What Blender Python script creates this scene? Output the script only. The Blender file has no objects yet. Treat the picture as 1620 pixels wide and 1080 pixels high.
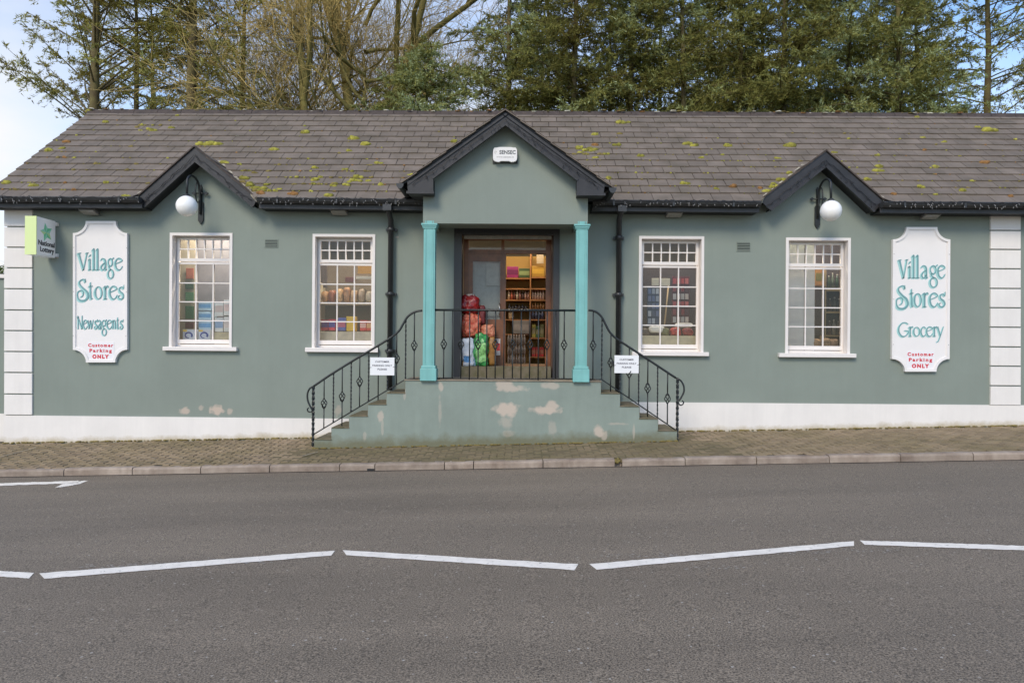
import bpy, bmesh, math, random
import numpy as np
from mathutils import Vector, Matrix
from mathutils.geometry import tessellate_polygon
S = bpy.context.scene
COL = S.collection
rnd = random.Random(7)
R = math.radians

# ------------------------------------------------------------------ camera
F, YAW, ROLL, HZ, EYE = 1150.0, R(0.66), R(0.45), 5.0, 1.6
fwd = Vector((-math.sin(YAW), math.cos(YAW), 0)); rt0 = Vector((math.cos(YAW), math.sin(YAW), 0)); up0 = Vector((0, 0, 1))
rt = rt0*math.cos(ROLL) + up0*math.sin(ROLL); up = -rt0*math.sin(ROLL) + up0*math.cos(ROLL)
CAM = Vector((0, 0, EYE))
cd = bpy.data.cameras.new('camera'); cam = bpy.data.objects.new('camera', cd); COL.objects.link(cam)
cd.sensor_width = 36; cd.lens = F/1620*36; cd.shift_y = HZ/1620; cd.clip_end = 2000; cd.clip_start = 0.1
cam.matrix_world = Matrix((rt, up, -fwd)).transposed().to_4x4(); cam.location = CAM
S.camera = cam
# ------------------------------------------------------------------ sky and sun
SUN_EL, SUN_AZ = R(40), R(203)      # azimuth of the place the sun stands at, measured from +Y towards +X
w = bpy.data.worlds.new('World'); S.world = w; w.use_nodes = True
nt = w.node_tree; N = nt.nodes; L = nt.links; N.clear()
out = N.new('ShaderNodeOutputWorld'); sky = N.new('ShaderNodeTexSky'); sky.sky_type = 'NISHITA'; sky.sun_disc = False
sky.sun_elevation = SUN_EL; sky.sun_rotation = SUN_AZ; sky.air_density = 1.0; sky.dust_density = 0.2; sky.ozone_density = 3.5
bg = N.new('ShaderNodeBackground'); bg.inputs[1].default_value = 0.15; L.new(sky.outputs[0], bg.inputs[0])
tc = N.new('ShaderNodeTexCoord'); mp = N.new('ShaderNodeMapping'); mp.inputs['Location'].default_value = (1.7, 0.3, 0.4); mp.inputs['Scale'].default_value = (1, 1, 2.2)
L.new(tc.outputs['Generated'], mp.inputs[0])
nz = N.new('ShaderNodeTexNoise'); nz.inputs['Scale'].default_value = 2.1; nz.inputs['Detail'].default_value = 7; nz.inputs['Roughness'].default_value = 0.52
L.new(mp.outputs[0], nz.inputs['Vector'])
sx = N.new('ShaderNodeSeparateXYZ'); L.new(tc.outputs['Generated'], sx.inputs[0])
lo = N.new('ShaderNodeMapRange'); lo.inputs[1].default_value = 0.28; lo.inputs[2].default_value = 0.46; lo.inputs[3].default_value = 0.09; lo.inputs[4].default_value = -0.14
L.new(sx.outputs[2], lo.inputs[0])
az_ = N.new('ShaderNodeMath'); az_.operation = 'MULTIPLY_ADD'; az_.inputs[1].default_value = -0.12; L.new(sx.outputs[0], az_.inputs[0]); L.new(nz.outputs[0], az_.inputs[2])
ad = N.new('ShaderNodeMath'); ad.operation = 'ADD'; L.new(az_.outputs[0], ad.inputs[0]); L.new(lo.outputs[0], ad.inputs[1])
cr = N.new('ShaderNodeValToRGB'); cr.color_ramp.elements[0].position = 0.40; cr.color_ramp.elements[1].position = 0.80
L.new(ad.outputs[0], cr.inputs[0])
bc = N.new('ShaderNodeBackground'); bc.inputs[0].default_value = (0.95, 0.95, 0.97, 1); bc.inputs[1].default_value = 0.60
mx = N.new('ShaderNodeMixShader'); L.new(cr.outputs[0], mx.inputs[0]); L.new(bg.outputs[0], mx.inputs[1]); L.new(bc.outputs[0], mx.inputs[2]); L.new(mx.outputs[0], out.inputs[0])
sl = bpy.data.lights.new('sun', 'SUN'); sl.energy = 1.5; sl.angle = R(20); sl.color = (1, 0.88, 0.70)
so = bpy.data.objects.new('sun', sl); COL.objects.link(so)
sd = Vector((math.sin(SUN_AZ)*math.cos(SUN_EL), math.cos(SUN_AZ)*math.cos(SUN_EL), math.sin(SUN_EL)))
so.rotation_euler = sd.to_track_quat('Z', 'Y').to_euler(); so.location = (0, -5, 12)
S.view_settings.view_transform = 'Standard'; S.view_settings.look = 'None'; S.view_settings.gamma = 1; S.view_settings.use_curve_mapping = False
S.view_settings.exposure = 0.78
S.render.engine = 'CYCLES'
S.cycles.max_bounces = 8; S.cycles.transparent_max_bounces = 12; S.cycles.diffuse_bounces = 4; S.cycles.sample_clamp_indirect = 6
S.cycles.use_denoising = True

# ------------------------------------------------------------------ geometry of the photograph's planes
def ray(px, py): return fwd + rt*((px-810)/F) + up*((540-py+HZ)/F)
def P(px, py, Y):
    d = ray(px, py); return CAM + d*(Y/d.y)
def PXZ(px, py, Y):
    p = P(px, py, Y); return p.x, p.z
def on_plane(px, py, p0, n):
    d = ray(px, py); return CAM + d*((p0-CAM).dot(n)/d.dot(n))
WY = 11.4        # shop front
FY = 10.55       # front of the steps and porch
def line(pa, pb):
    k = (pb.z-pa.z)/(pb.x-pa.x); return lambda x: pa.z + k*(x-pa.x)
zwall = line(P(10, 700.5, WY), P(1620, 673, WY))
def yk(x): return 9.40 - 0.0356*x
zr_edge = line(P(0, 754.5, yk(-6.9)), P(1620, 727.5, yk(6.6)))
KH = 0.092
def cl(x): return max(-16, min(16, x))
def zroad(x, y):
    d = yk(x)-y
    return zr_edge(cl(x)) + (0.012*min(max(d, 0), 3.2))
def zpave(x, y):
    t = (y-yk(x))/(WY-yk(x)); return (zr_edge(cl(x))+KH)*(1-t) + zwall(cl(x))*t
def G(px, py):
    d = ray(px, py); t = 5.0/d.y
    for _ in range(30):
        p = CAM + d*t; t += (zroad(p.x, p.y)-p.z)/d.z*0.9
    return CAM + d*t

# ------------------------------------------------------------------ materials
MATS = {}
ZK = (zwall(5)-zwall(-5))/10; Z0 = zwall(0)
def mat(name, col, rough=0.6, var=0.0, scale=3.0, bump=0.0, bscale=60.0, metal=0.0, col2=None, rand=0.0, spec=0.5, emit=0.0, coord='Object', streak=0.0, dirt=None):
    if name in MATS: return MATS[name]
    m = bpy.data.materials.new(name); m.use_nodes = True; t = m.node_tree; n = t.nodes; l = t.links
    b = n['Principled BSDF']; b.inputs['Roughness'].default_value = rough; b.inputs['Metallic'].default_value = metal
    b.inputs['Specular IOR Level'].default_value = spec
    c = (*col, 1); b.inputs['Base Color'].default_value = c; m.diffuse_color = c
    cur = None
    if coord == 'World': gpos = n.new('ShaderNodeNewGeometry'); csock = lambda: gpos.outputs['Position']
    elif var or bump or col2: tcn = n.new('ShaderNodeTexCoord'); csock = lambda: tcn.outputs[coord]
    if var or col2:
        z = n.new('ShaderNodeTexNoise'); z.inputs['Scale'].default_value = scale; z.inputs['Detail'].default_value = 6; z.inputs['Roughness'].default_value = 0.62
        l.new(csock(), z.inputs['Vector'])
        r = n.new('ShaderNodeValToRGB'); e = r.color_ramp.elements
        e[0].position = 0.32; e[1].position = 0.68
        if col2: e[0].color = c; e[1].color = (*col2, 1)
        else:
            e[0].color = (*[v*(1-var) for v in col], 1); e[1].color = (*[min(1, v*(1+var)) for v in col], 1)
        l.new(z.outputs[0], r.inputs[0]); cur = r.outputs[0]
    if rand:
        oi = n.new('ShaderNodeObjectInfo'); ge = n.new('ShaderNodeNewGeometry')
        a = n.new('ShaderNodeMath'); a.operation = 'ADD'; l.new(oi.outputs['Random'], a.inputs[0]); l.new(ge.outputs['Random Per Island'], a.inputs[1])
        fr = n.new('ShaderNodeMath'); fr.operation = 'FRACT'; l.new(a.outputs[0], fr.inputs[0])
        mr = n.new('ShaderNodeMapRange'); mr.inputs[3].default_value = 1-rand; mr.inputs[4].default_value = 1+rand; l.new(fr.outputs[0], mr.inputs[0])
        mm = n.new('ShaderNodeMix'); mm.data_type = 'RGBA'; mm.blend_type = 'MULTIPLY'; mm.inputs[0].default_value = 1
        if cur: l.new(cur, mm.inputs[6])
        else: mm.inputs[6].default_value = c
        l.new(mr.outputs[0], mm.inputs[7]); cur = mm.outputs[2]
    if streak or dirt:
        gp_ = n.new('ShaderNodeNewGeometry')
        def Mt(op, a, bb, cc=None):
            q = n.new('ShaderNodeMath'); q.operation = op
            for i, v in enumerate((a, bb, cc)):
                if v is None: continue
                if isinstance(v, (int, float)): q.inputs[i].default_value = v
                else: l.new(v, q.inputs[i])
            return q.outputs[0]
        def mixc(fac, a, colour, blend='MIX'):
            mm = n.new('ShaderNodeMix'); mm.data_type = 'RGBA'; mm.blend_type = blend
            if isinstance(fac, (int, float)): mm.inputs[0].default_value = fac
            else: l.new(fac, mm.inputs[0])
            if a is None: mm.inputs[6].default_value = c
            else: l.new(a, mm.inputs[6])
            if isinstance(colour, tuple): mm.inputs[7].default_value = (*colour, 1)
            else: l.new(colour, mm.inputs[7])
            return mm.outputs[2]
    if streak:
        mpv = n.new('ShaderNodeMapping'); mpv.inputs['Scale'].default_value = (7, 7, .45); l.new(gp_.outputs['Position'], mpv.inputs[0])
        zs = n.new('ShaderNodeTexNoise'); zs.inputs['Scale'].default_value = 1.6; zs.inputs['Detail'].default_value = 6; zs.inputs['Roughness'].default_value = .65; l.new(mpv.outputs[0], zs.inputs['Vector'])
        mrs = n.new('ShaderNodeMapRange'); mrs.inputs[1].default_value = .3; mrs.inputs[2].default_value = .7; mrs.inputs[3].default_value = 1-streak; mrs.inputs[4].default_value = 1+streak*.6; l.new(zs.outputs[0], mrs.inputs[0])
        cur = mixc(1.0, cur, mrs.outputs[0], 'MULTIPLY')
    if dirt:
        colour, height, strength = dirt
        sp_ = n.new('ShaderNodeSeparateXYZ'); l.new(gp_.outputs['Position'], sp_.inputs[0])
        hgt = Mt('SUBTRACT', sp_.outputs[2], Mt('MULTIPLY_ADD', sp_.outputs[0], ZK, Z0))
        zd = n.new('ShaderNodeTexNoise'); zd.inputs['Scale'].default_value = 3.5; zd.inputs['Detail'].default_value = 8; zd.inputs['Roughness'].default_value = .7; l.new(gp_.outputs['Position'], zd.inputs['Vector'])
        hh = Mt('ADD', hgt, Mt('MULTIPLY', Mt('SUBTRACT', zd.outputs[0], .5), height*2.4))
        md_ = n.new('ShaderNodeMapRange'); md_.inputs[1].default_value = height; md_.inputs[2].default_value = 0; md_.inputs[3].default_value = 0; md_.inputs[4].default_value = strength; l.new(hh, md_.inputs[0])
        cur = mixc(md_.outputs[0], cur, colour)
    if cur: l.new(cur, b.inputs['Base Color'])
    if bump:
        z2 = n.new('ShaderNodeTexNoise'); z2.inputs['Scale'].default_value = bscale; z2.inputs['Detail'].default_value = 4
        l.new(csock(), z2.inputs['Vector'])
        bp = n.new('ShaderNodeBump'); bp.inputs['Strength'].default_value = bump; bp.inputs['Distance'].default_value = 0.01
        l.new(z2.outputs[0], bp.inputs['Height']); l.new(bp.outputs[0], b.inputs['Normal'])
    if emit:
        b.inputs['Emission Color'].default_value = c; b.inputs['Emission Strength'].default_value = emit
    MATS[name] = m; return m

def add_blobs(m, blobs, colour, soft=0.25, dist=0.5, nscale=9.0):
    """bare patches with ragged edges: blobs = (x, z, rx, rz, strength) in object space"""
    t = m.node_tree; n = t.nodes; l = t.links; b = n['Principled BSDF']
    src = b.inputs['Base Color'].links[0].from_socket if b.inputs['Base Color'].links else None
    tcn = n.new('ShaderNodeTexCoord'); s = n.new('ShaderNodeSeparateXYZ'); l.new(tcn.outputs['Object'], s.inputs[0])
    z = n.new('ShaderNodeTexNoise'); z.inputs['Scale'].default_value = nscale; z.inputs['Detail'].default_value = 5; l.new(tcn.outputs['Object'], z.inputs['Vector'])
    def M(op, a, bb):
        q = n.new('ShaderNodeMath'); q.operation = op
        for i, v in enumerate((a, bb)):
            if isinstance(v, (int, float)): q.inputs[i].default_value = v
            else: l.new(v, q.inputs[i])
        return q.outputs[0]
    nn = M('MULTIPLY', M('SUBTRACT', z.outputs[0], 0.5), dist*4)
    acc = None
    for (x, zz, rx, rz, st) in blobs:
        dx = M('DIVIDE', M('SUBTRACT', s.outputs[0], x), rx); dz = M('DIVIDE', M('SUBTRACT', s.outputs[2], zz), rz)
        d = M('SQRT', M('ADD', M('MULTIPLY', dx, dx), M('MULTIPLY', dz, dz)), 0)
        d = M('ADD', d, nn)
        mr = n.new('ShaderNodeMapRange'); mr.inputs[1].default_value = 1+soft; mr.inputs[2].default_value = 1-soft; mr.inputs[3].default_value = 0; mr.inputs[4].default_value = st
        l.new(d, mr.inputs[0])
        acc = mr.outputs[0] if acc is None else M('MAXIMUM', acc, mr.outputs[0])
    mm = n.new('ShaderNodeMix'); mm.data_type = 'RGBA'; l.new(acc, mm.inputs[0])
    if src: l.new(src, mm.inputs[6])
    else: mm.inputs[6].default_value = b.inputs['Base Color'].default_value
    mm.inputs[7].default_value = (*colour, 1); l.new(mm.outputs[2], b.inputs['Base Color'])

def glass_mat(name, ior=1.55, tint=(0.93, 0.95, 0.95)):
    m = bpy.data.materials.new(name); m.use_nodes = True; n = m.node_tree.nodes; l = m.node_tree.links; n.clear()
    o = n.new('ShaderNodeOutputMaterial'); tr = n.new('ShaderNodeBsdfTransparent'); gl = n.new('ShaderNodeBsdfGlossy'); fr = n.new('ShaderNodeFresnel'); mxs = n.new('ShaderNodeMixShader')
    tr.inputs[0].default_value = (*tint, 1); gl.inputs['Roughness'].default_value = 0.02; fr.inputs[0].default_value = ior
    l.new(fr.outputs[0], mxs.inputs[0]); l.new(tr.outputs[0], mxs.inputs[1]); l.new(gl.outputs[0], mxs.inputs[2]); l.new(mxs.outputs[0], o.inputs[0])
    MATS[name] = m; return m

GREEN = mat('render_paint', (0.220, 0.254, 0.218), 0.75, 0.06, 0.9, 0.18, 90, streak=.02)
GREEN2 = mat('step_paint', (0.226, 0.270, 0.232), 0.7, 0.10, 1.6, 0.2, 70, streak=.045, dirt=((.13, .115, .05), .14, .75))
WHITE = mat('white_masonry', (0.77, 0.73, 0.685), 0.7, 0.04, 2.0, 0.1, 60, streak=.035, dirt=((.42, .34, .20), .09, .8))
CREAM = mat('cream_gloss', (0.76, 0.71, 0.67), 0.45, 0.03, 4.0)
BLACK = mat('black_timber', (0.022, 0.020, 0.021), 0.42, 0.35, 6.0, 0.15, 40)
SOFF = mat('soffit_black', (0.012, 0.012, 0.013), 0.6)
IRON = mat('wrought_iron', (0.016, 0.019, 0.019), 0.42, 0.3, 25, 0.2, 90)
TURQ = mat('turquoise_gloss', (0.19, 0.45, 0.425), 0.4, 0.07, 3.0, 0.1, 30, streak=.07)
SLATE = mat('slate', (0.205, 0.163, 0.128), 0.66, 0, 3.0, 0.35, 45, col2=(0.135, 0.108, 0.078), rand=0.10, coord='World')
RIDGE = mat('ridge_tile', (0.06, 0.043, 0.034), 0.75, 0.35, 9.0, 0.4, 40)
DECK = mat('roof_felt', (0.02, 0.02, 0.02), 0.9)
LEAD = mat('mortar_flashing', (0.38, 0.34, 0.26), 0.8, 0.35, 9.0, 0.5, 30)
MOSS = mat('moss', (0.17, 0.16, 0.02), 0.95, 0, 14.0, 0.8, 120, col2=(0.38, 0.34, 0.06), rand=0.35)
MOSSB = mat('damp_moss', (0.13, 0.10, 0.03), 0.95, 0, 14.0, 0.6, 120, col2=(0.26, 0.20, 0.06))
MOSSO = mat('dry_moss', (0.26, 0.13, 0.04), 0.95, 0.4, 14.0, 0.8, 120)
CONC = mat('step_concrete', (0.20, 0.16, 0.11), 0.85, 0, 7.0, 0.3, 60, col2=(0.11, 0.10, 0.045))
KERB = mat('kerb_concrete', (0.40, 0.325, 0.26), 0.85, 0, 4.0, 0.45, 60, col2=(0.22, 0.165, 0.125), rand=0.10, streak=.14, coord='World')
PAVER = mat('paver', (0.28, 0.205, 0.132), 0.85, 0, 1.3, 0.4, 70, col2=(0.185, 0.142, 0.072), rand=0.16, coord='World')
SAND = mat('joint_sand', (0.05, 0.045, 0.025), 0.95, 0.3, 20)
APRON = mat('mossy_concrete', (0.17, 0.125, 0.07), 0.88, 0, 2.6, 0.5, 60, col2=(0.10, 0.085, 0.035))
WOOD = mat('door_wood', (0.20, 0.075, 0.03), 0.35, 0.25, 8)
DARKFR = mat('shutter_frame', (0.035, 0.033, 0.034), 0.4, 0.1, 5)
PLASTER = mat('interior_plaster', (0.30, 0.26, 0.20), 0.8)
IFLOOR = mat('interior_lino', (0.22, 0.16, 0.11), 0.4, 0.1, 4)
GLASS = glass_mat('window_glass', 1.52)
LINE = mat('road_paint', (0.88, 0.81, 0.71), 0.6, 0.10, 9, 0.3, 60)
WIRE = mat('black_cable', (0.012, 0.012, 0.012), 0.5)
def wear(m, colour, thr, scale):
    n = m.node_tree.nodes; l = m.node_tree.links; b = n['Principled BSDF']; src = b.inputs['Base Color'].links[0].from_socket
    g = n.new('ShaderNodeNewGeometry'); z = n.new('ShaderNodeTexNoise'); z.inputs['Scale'].default_value = scale; z.inputs['Detail'].default_value = 6; z.inputs['Roughness'].default_value = .75; l.new(g.outputs['Position'], z.inputs['Vector'])
    r = n.new('ShaderNodeMapRange'); r.inputs[1].default_value = thr; r.inputs[2].default_value = thr+.05; l.new(z.outputs[0], r.inputs[0])
    mm = n.new('ShaderNodeMix'); mm.data_type = 'RGBA'; l.new(r.outputs[0], mm.inputs[0]); l.new(src, mm.inputs[6]); mm.inputs[7].default_value = (*colour, 1); l.new(mm.outputs[2], b.inputs['Base Color'])
wear(LINE, (.30, .27, .23), .60, 28)
wear(TURQ, (.30, .42, .36), .70, 9)
BULB = mat('bulb_plastic', (0.27, 0.26, 0.25), 0.3)
SIGNW = mat('sign_board', (0.80, 0.765, 0.74), 0.5, 0.02, 3)
PVC = mat('black_plastic_pipe', (0.035, 0.036, 0.037), 0.38, 0.15, 8)

# ------------------------------------------------------------------ mesh helpers
ORIG = {}
def props(o, label=None, cat=None, group=None, kind=None):
    if label: o['label'] = label
    if cat: o['category'] = cat
    if group: o['group'] = group
    if kind: o['kind'] = kind
    return o
def thing(name, loc, label, cat, group=None, kind=None):
    o = bpy.data.objects.new(name, None); COL.objects.link(o); o.location = loc; o.empty_display_size = 0.1
    ORIG[o] = Vector(loc); return props(o, label, cat, group, kind)
def link(name, me, parent=None, origin=None):
    o = bpy.data.objects.new(name, me); COL.objects.link(o)
    if parent is not None:
        o.parent = parent; ORIG[o] = ORIG[parent]
    else:
        ORIG[o] = Vector(origin or (0, 0, 0)); o.location = ORIG[o]
    return o
class MB:
    def __init__(s): s.v = []; s.f = []; s.m = []; s.sm = []
    def add(s, vs, fs, mi=0, smooth=False):
        o = len(s.v); s.v.extend([Vector(v) for v in vs]); s.f.extend([[i+o for i in f] for f in fs]); s.m.extend([mi]*len(fs)); s.sm.extend([smooth]*len(fs)); return s
    def box(s, x0, x1, y0, y1, z0, z1, mi=0):
        vs = [(x, y, z) for z in (z0, z1) for y in (y0, y1) for x in (x0, x1)]
        return s.add(vs, [(0, 2, 3, 1), (4, 5, 7, 6), (0, 1, 5, 4), (2, 6, 7, 3), (0, 4, 6, 2), (1, 3, 7, 5)], mi)
    def prism(s, poly, y0, y1, mi=0, smooth=False):
        """polygon in XZ, extruded along Y"""
        n = len(poly)
        a = sum(poly[i][0]*poly[(i+1) % n][1]-poly[(i+1) % n][0]*poly[i][1] for i in range(n))
        if a < 0: poly = poly[::-1]
        vs = [(p[0], y0, p[1]) for p in poly]+[(p[0], y1, p[1]) for p in poly]
        tri = tessellate_polygon([[Vector((p[0], p[1], 0)) for p in poly]])
        fs = []
        for t in tri:
            A = (poly[t[1]][0]-poly[t[0]][0])*(poly[t[2]][1]-poly[t[0]][1])-(poly[t[2]][0]-poly[t[0]][0])*(poly[t[1]][1]-poly[t[0]][1])
            t = tuple(t) if A > 0 else tuple(reversed(t))
            fs.append(t); fs.append(tuple(n+i for i in reversed(t)))
        s.add(vs, fs, mi)
        o = len(s.v)-2*n
        for i in range(n):
            j = (i+1) % n; s.f.append([o+i, o+n+i, o+n+j, o+j]); s.m.append(mi); s.sm.append(smooth)
        return s
    def plate(s, outer, holes, y0, y1, mi=0):
        loops = [outer]+holes; flat = [p for lp in loops for p in lp]; n = len(flat)
        tri = tessellate_polygon([[Vector((p[0], p[1], 0)) for p in lp] for lp in loops])
        fs = []
        for t in tri:
            A = (flat[t[1]][0]-flat[t[0]][0])*(flat[t[2]][1]-flat[t[0]][1])-(flat[t[2]][0]-flat[t[0]][0])*(flat[t[1]][1]-flat[t[0]][1])
            t = tuple(t) if A > 0 else tuple(reversed(t)); fs.append(t); fs.append(tuple(n+i for i in reversed(t)))
        k = 0
        for lp in loops:
            m = len(lp)
            for i in range(m):
                a, b = k+i, k+(i+1) % m; fs.append((a, n+a, n+b, b))
            k += m
        return s.add([(p[0], y0, p[1]) for p in flat]+[(p[0], y1, p[1]) for p in flat], fs, mi)
    def tube(s, pts, r, n=6, mi=0, caps=True, twist=0.0, smooth=True):
        pts = [Vector(p) for p in pts]; m = len(pts); rr = r if isinstance(r, (list, tuple)) else [r]*m
        base = len(s.v); ref = None; fs = []
        for i, p in enumerate(pts):
            d = (pts[min(i+1, m-1)]-pts[max(i-1, 0)]).normalized()
            if ref is None: ref = d.orthogonal().normalized()
            ref = (ref-d*ref.dot(d)); ref = ref.normalized() if ref.length > 1e-6 else d.orthogonal().normalized(); bi = d.cross(ref)
            for k in range(n):
                a = 2*math.pi*k/n+twist*i; s.v.append(p+(ref*math.cos(a)+bi*math.sin(a))*rr[i])
        for i in range(m-1):
            for k in range(n):
                a = base+i*n+k; b = base+i*n+(k+1) % n; fs.append([a, b, b+n, a+n])
        if caps: fs.append([base+k for k in reversed(range(n))]); fs.append([base+(m-1)*n+k for k in range(n)])
        s.f.extend(fs); s.m.extend([mi]*len(fs)); s.sm.extend([smooth]*len(fs)); return s
    def sphere(s, c, r, nu=12, nv=8, mi=0, sx=1, sy=1, sz=1, jit=0.0):
        c = Vector(c); vs = [c+Vector((0, 0, r*sz))]
        for j in range(1, nv):
            t = math.pi*j/nv
            for i in range(nu):
                a = 2*math.pi*i/nu; q = r*(1+rnd.uniform(-jit, jit))
                vs.append(c+Vector((math.cos(a)*math.sin(t)*q*sx, math.sin(a)*math.sin(t)*q*sy, math.cos(t)*q*sz)))
        vs.append(c-Vector((0, 0, r*sz))); fs = []
        for i in range(nu): fs.append((0, 1+i, 1+(i+1) % nu))
        for j in range(nv-2):
            for i in range(nu):
                a = 1+j*nu+i; b = 1+j*nu+(i+1) % nu; fs.append((a, a+nu, b+nu, b))
        e = len(vs)-1
        for i in range(nu): fs.append((e, e-nu+(i+1) % nu, e-nu+i))
        return s.add(vs, fs, mi, True)
    def lathe(s, c, prof, n=12, mi=0):
        """prof: (radius, z) up from c"""
        c = Vector(c); vs = []; fs = []
        for r, z in prof:
            for k in range(n):
                a = 2*math.pi*k/n; vs.append(c+Vector((r*math.cos(a), r*math.sin(a), z)))
        for i in range(len(prof)-1):
            for k in range(n):
                a = i*n+k; b = i*n+(k+1) % n; fs.append((a, b, b+n, a+n))
        fs.append(tuple(reversed(range(n)))); fs.append(tuple((len(prof)-1)*n+k for k in range(n)))
        return s.add(vs, fs, mi, True)
    def ribbon(s, pts, ws, y0, y1, mi=0):
        """stroke with changing width in the XZ plane"""
        m = len(pts); Lp = []; Rp = []
        for i, p in enumerate(pts):
            a = pts[max(i-1, 0)]; b = pts[min(i+1, m-1)]; dx, dz = b[0]-a[0], b[1]-a[1]; q = math.hypot(dx, dz) or 1
            nx, nz_ = -dz/q*ws[i]/2, dx/q*ws[i]/2; Lp.append((p[0]+nx, p[1]+nz_)); Rp.append((p[0]-nx, p[1]-nz_))
        vs = []
        for a, b in zip(Lp, Rp): vs += [(a[0], y0, a[1]), (b[0], y0, b[1]), (a[0], y1, a[1]), (b[0], y1, b[1])]
        fs = []
        for i in range(m-1):
            o = 4*i; fs += [(o, o+1, o+5, o+4), (o+2, o+6, o+7, o+3), (o, o+4, o+6, o+2), (o+1, o+3, o+7, o+5)]
        return s.add(vs, fs, mi)
    def build(s, name, mats, parent=None, origin=None, bevel=0):
        org = ORIG[parent] if parent is not None else Vector(origin) if origin is not None else None
        if org is None:
            xs = [v.x for v in s.v]; ys = [v.y for v in s.v]; zs = [v.z for v in s.v]
            org = Vector(((min(xs)+max(xs))/2, (min(ys)+max(ys))/2, min(zs)))
        me = bpy.data.meshes.new(name); me.from_pydata([tuple(v-org) for v in s.v], [], s.f)
        for mt in (mats if isinstance(mats, (list, tuple)) else [mats]): me.materials.append(mt)
        me.polygons.foreach_set('material_index', s.m); me.polygons.foreach_set('use_smooth', s.sm); me.update()
        o = link(name, me, parent, org)
        if bevel:
            md = o.modifiers.new('bevel', 'BEVEL'); md.width = bevel; md.segments = 2; md.limit_method = 'ANGLE'
        return o
def text_mesh(body, size, bold=0.0, spacing=1.0, width=None):
    c = bpy.data.curves.new('txt', 'FONT'); c.body = body; c.size = size; c.align_x = 'CENTER'; c.align_y = 'CENTER'; c.offset = bold; c.extrude = 0.0015; c.space_character = spacing; c.resolution_u = 3
    o = bpy.data.objects.new('txt', c); COL.objects.link(o); bpy.context.view_layer.update()
    me = bpy.data.meshes.new_from_object(o.evaluated_get(bpy.context.evaluated_depsgraph_get()))
    vs = np.empty(len(me.vertices)*3); me.vertices.foreach_get('co', vs); vs = vs.reshape(-1, 3)
    fs = [list(p.vertices) for p in me.polygons]
    bpy.data.objects.remove(o); bpy.data.curves.remove(c)
    if width and len(vs):
        cw = vs[:, 0].max()-vs[:, 0].min(); vs[:, 0] *= width/cw
    if len(vs):
        vs[:, 0] -= (vs[:, 0].max()+vs[:, 0].min())/2
    return vs, fs
def put_text(mb, body, size, c, bold=0.0, spacing=1.0, width=None, mi=0, axis=None):
    """text standing in XZ facing -Y at c; axis = (right, up) vectors to face elsewhere"""
    vs, fs = text_mesh(body, size, bold, spacing, width); c = Vector(c); rr, uu = axis or (Vector((1, 0, 0)), Vector((0, 0, 1))); nn = rr.cross(uu)
    mb.add([c+rr*v[0]+uu*v[1]+nn*v[2] for v in vs], fs, mi)

def rect(px0, px1, py0, py1, Y):
    cx, cy = (px0+px1)/2, (py0+py1)/2
    return P(px0, cy, Y).x, P(px1, cy, Y).x, P(cx, py1, Y).z, P(cx, py0, Y).z

# ------------------------------------------------------------------ ground, road, pavement
def sheet(name, xs, ys, zf, m, kind='structure', label=None, dy=None):
    vs = []; fs = []
    for y in ys:
        for x in xs:
            yy = y(x) if callable(y) else y
            vs.append((x, yy, zf(x, yy)))
    n = len(xs)
    for j in range(len(ys)-1):
        for i in range(n-1):
            a = j*n+i; fs.append((a, a+1, a+n+1, a+n))
    o = MB().add(vs, fs).build(name, m, origin=(0, 0, 0)); o['kind'] = kind
    if label: o['label'] = label
    return o
GRASS = mat('rough_grass', (0.05, 0.07, 0.02), 0.95, 0, 1.5, 0.5, 30, col2=(0.09, 0.075, 0.035))
far = [-600, -200, -80, -40, -20, -12, 0, 12, 20, 40, 80, 200, 600]
sheet('ground', far, [-600, -150, -60, -25, -8, 0, 8, 12, 18, 30, 60, 200, 600], lambda x, y: zr_edge(cl(x))-0.25, GRASS, label='rough grassy ground around the shop and under the trees')
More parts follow.
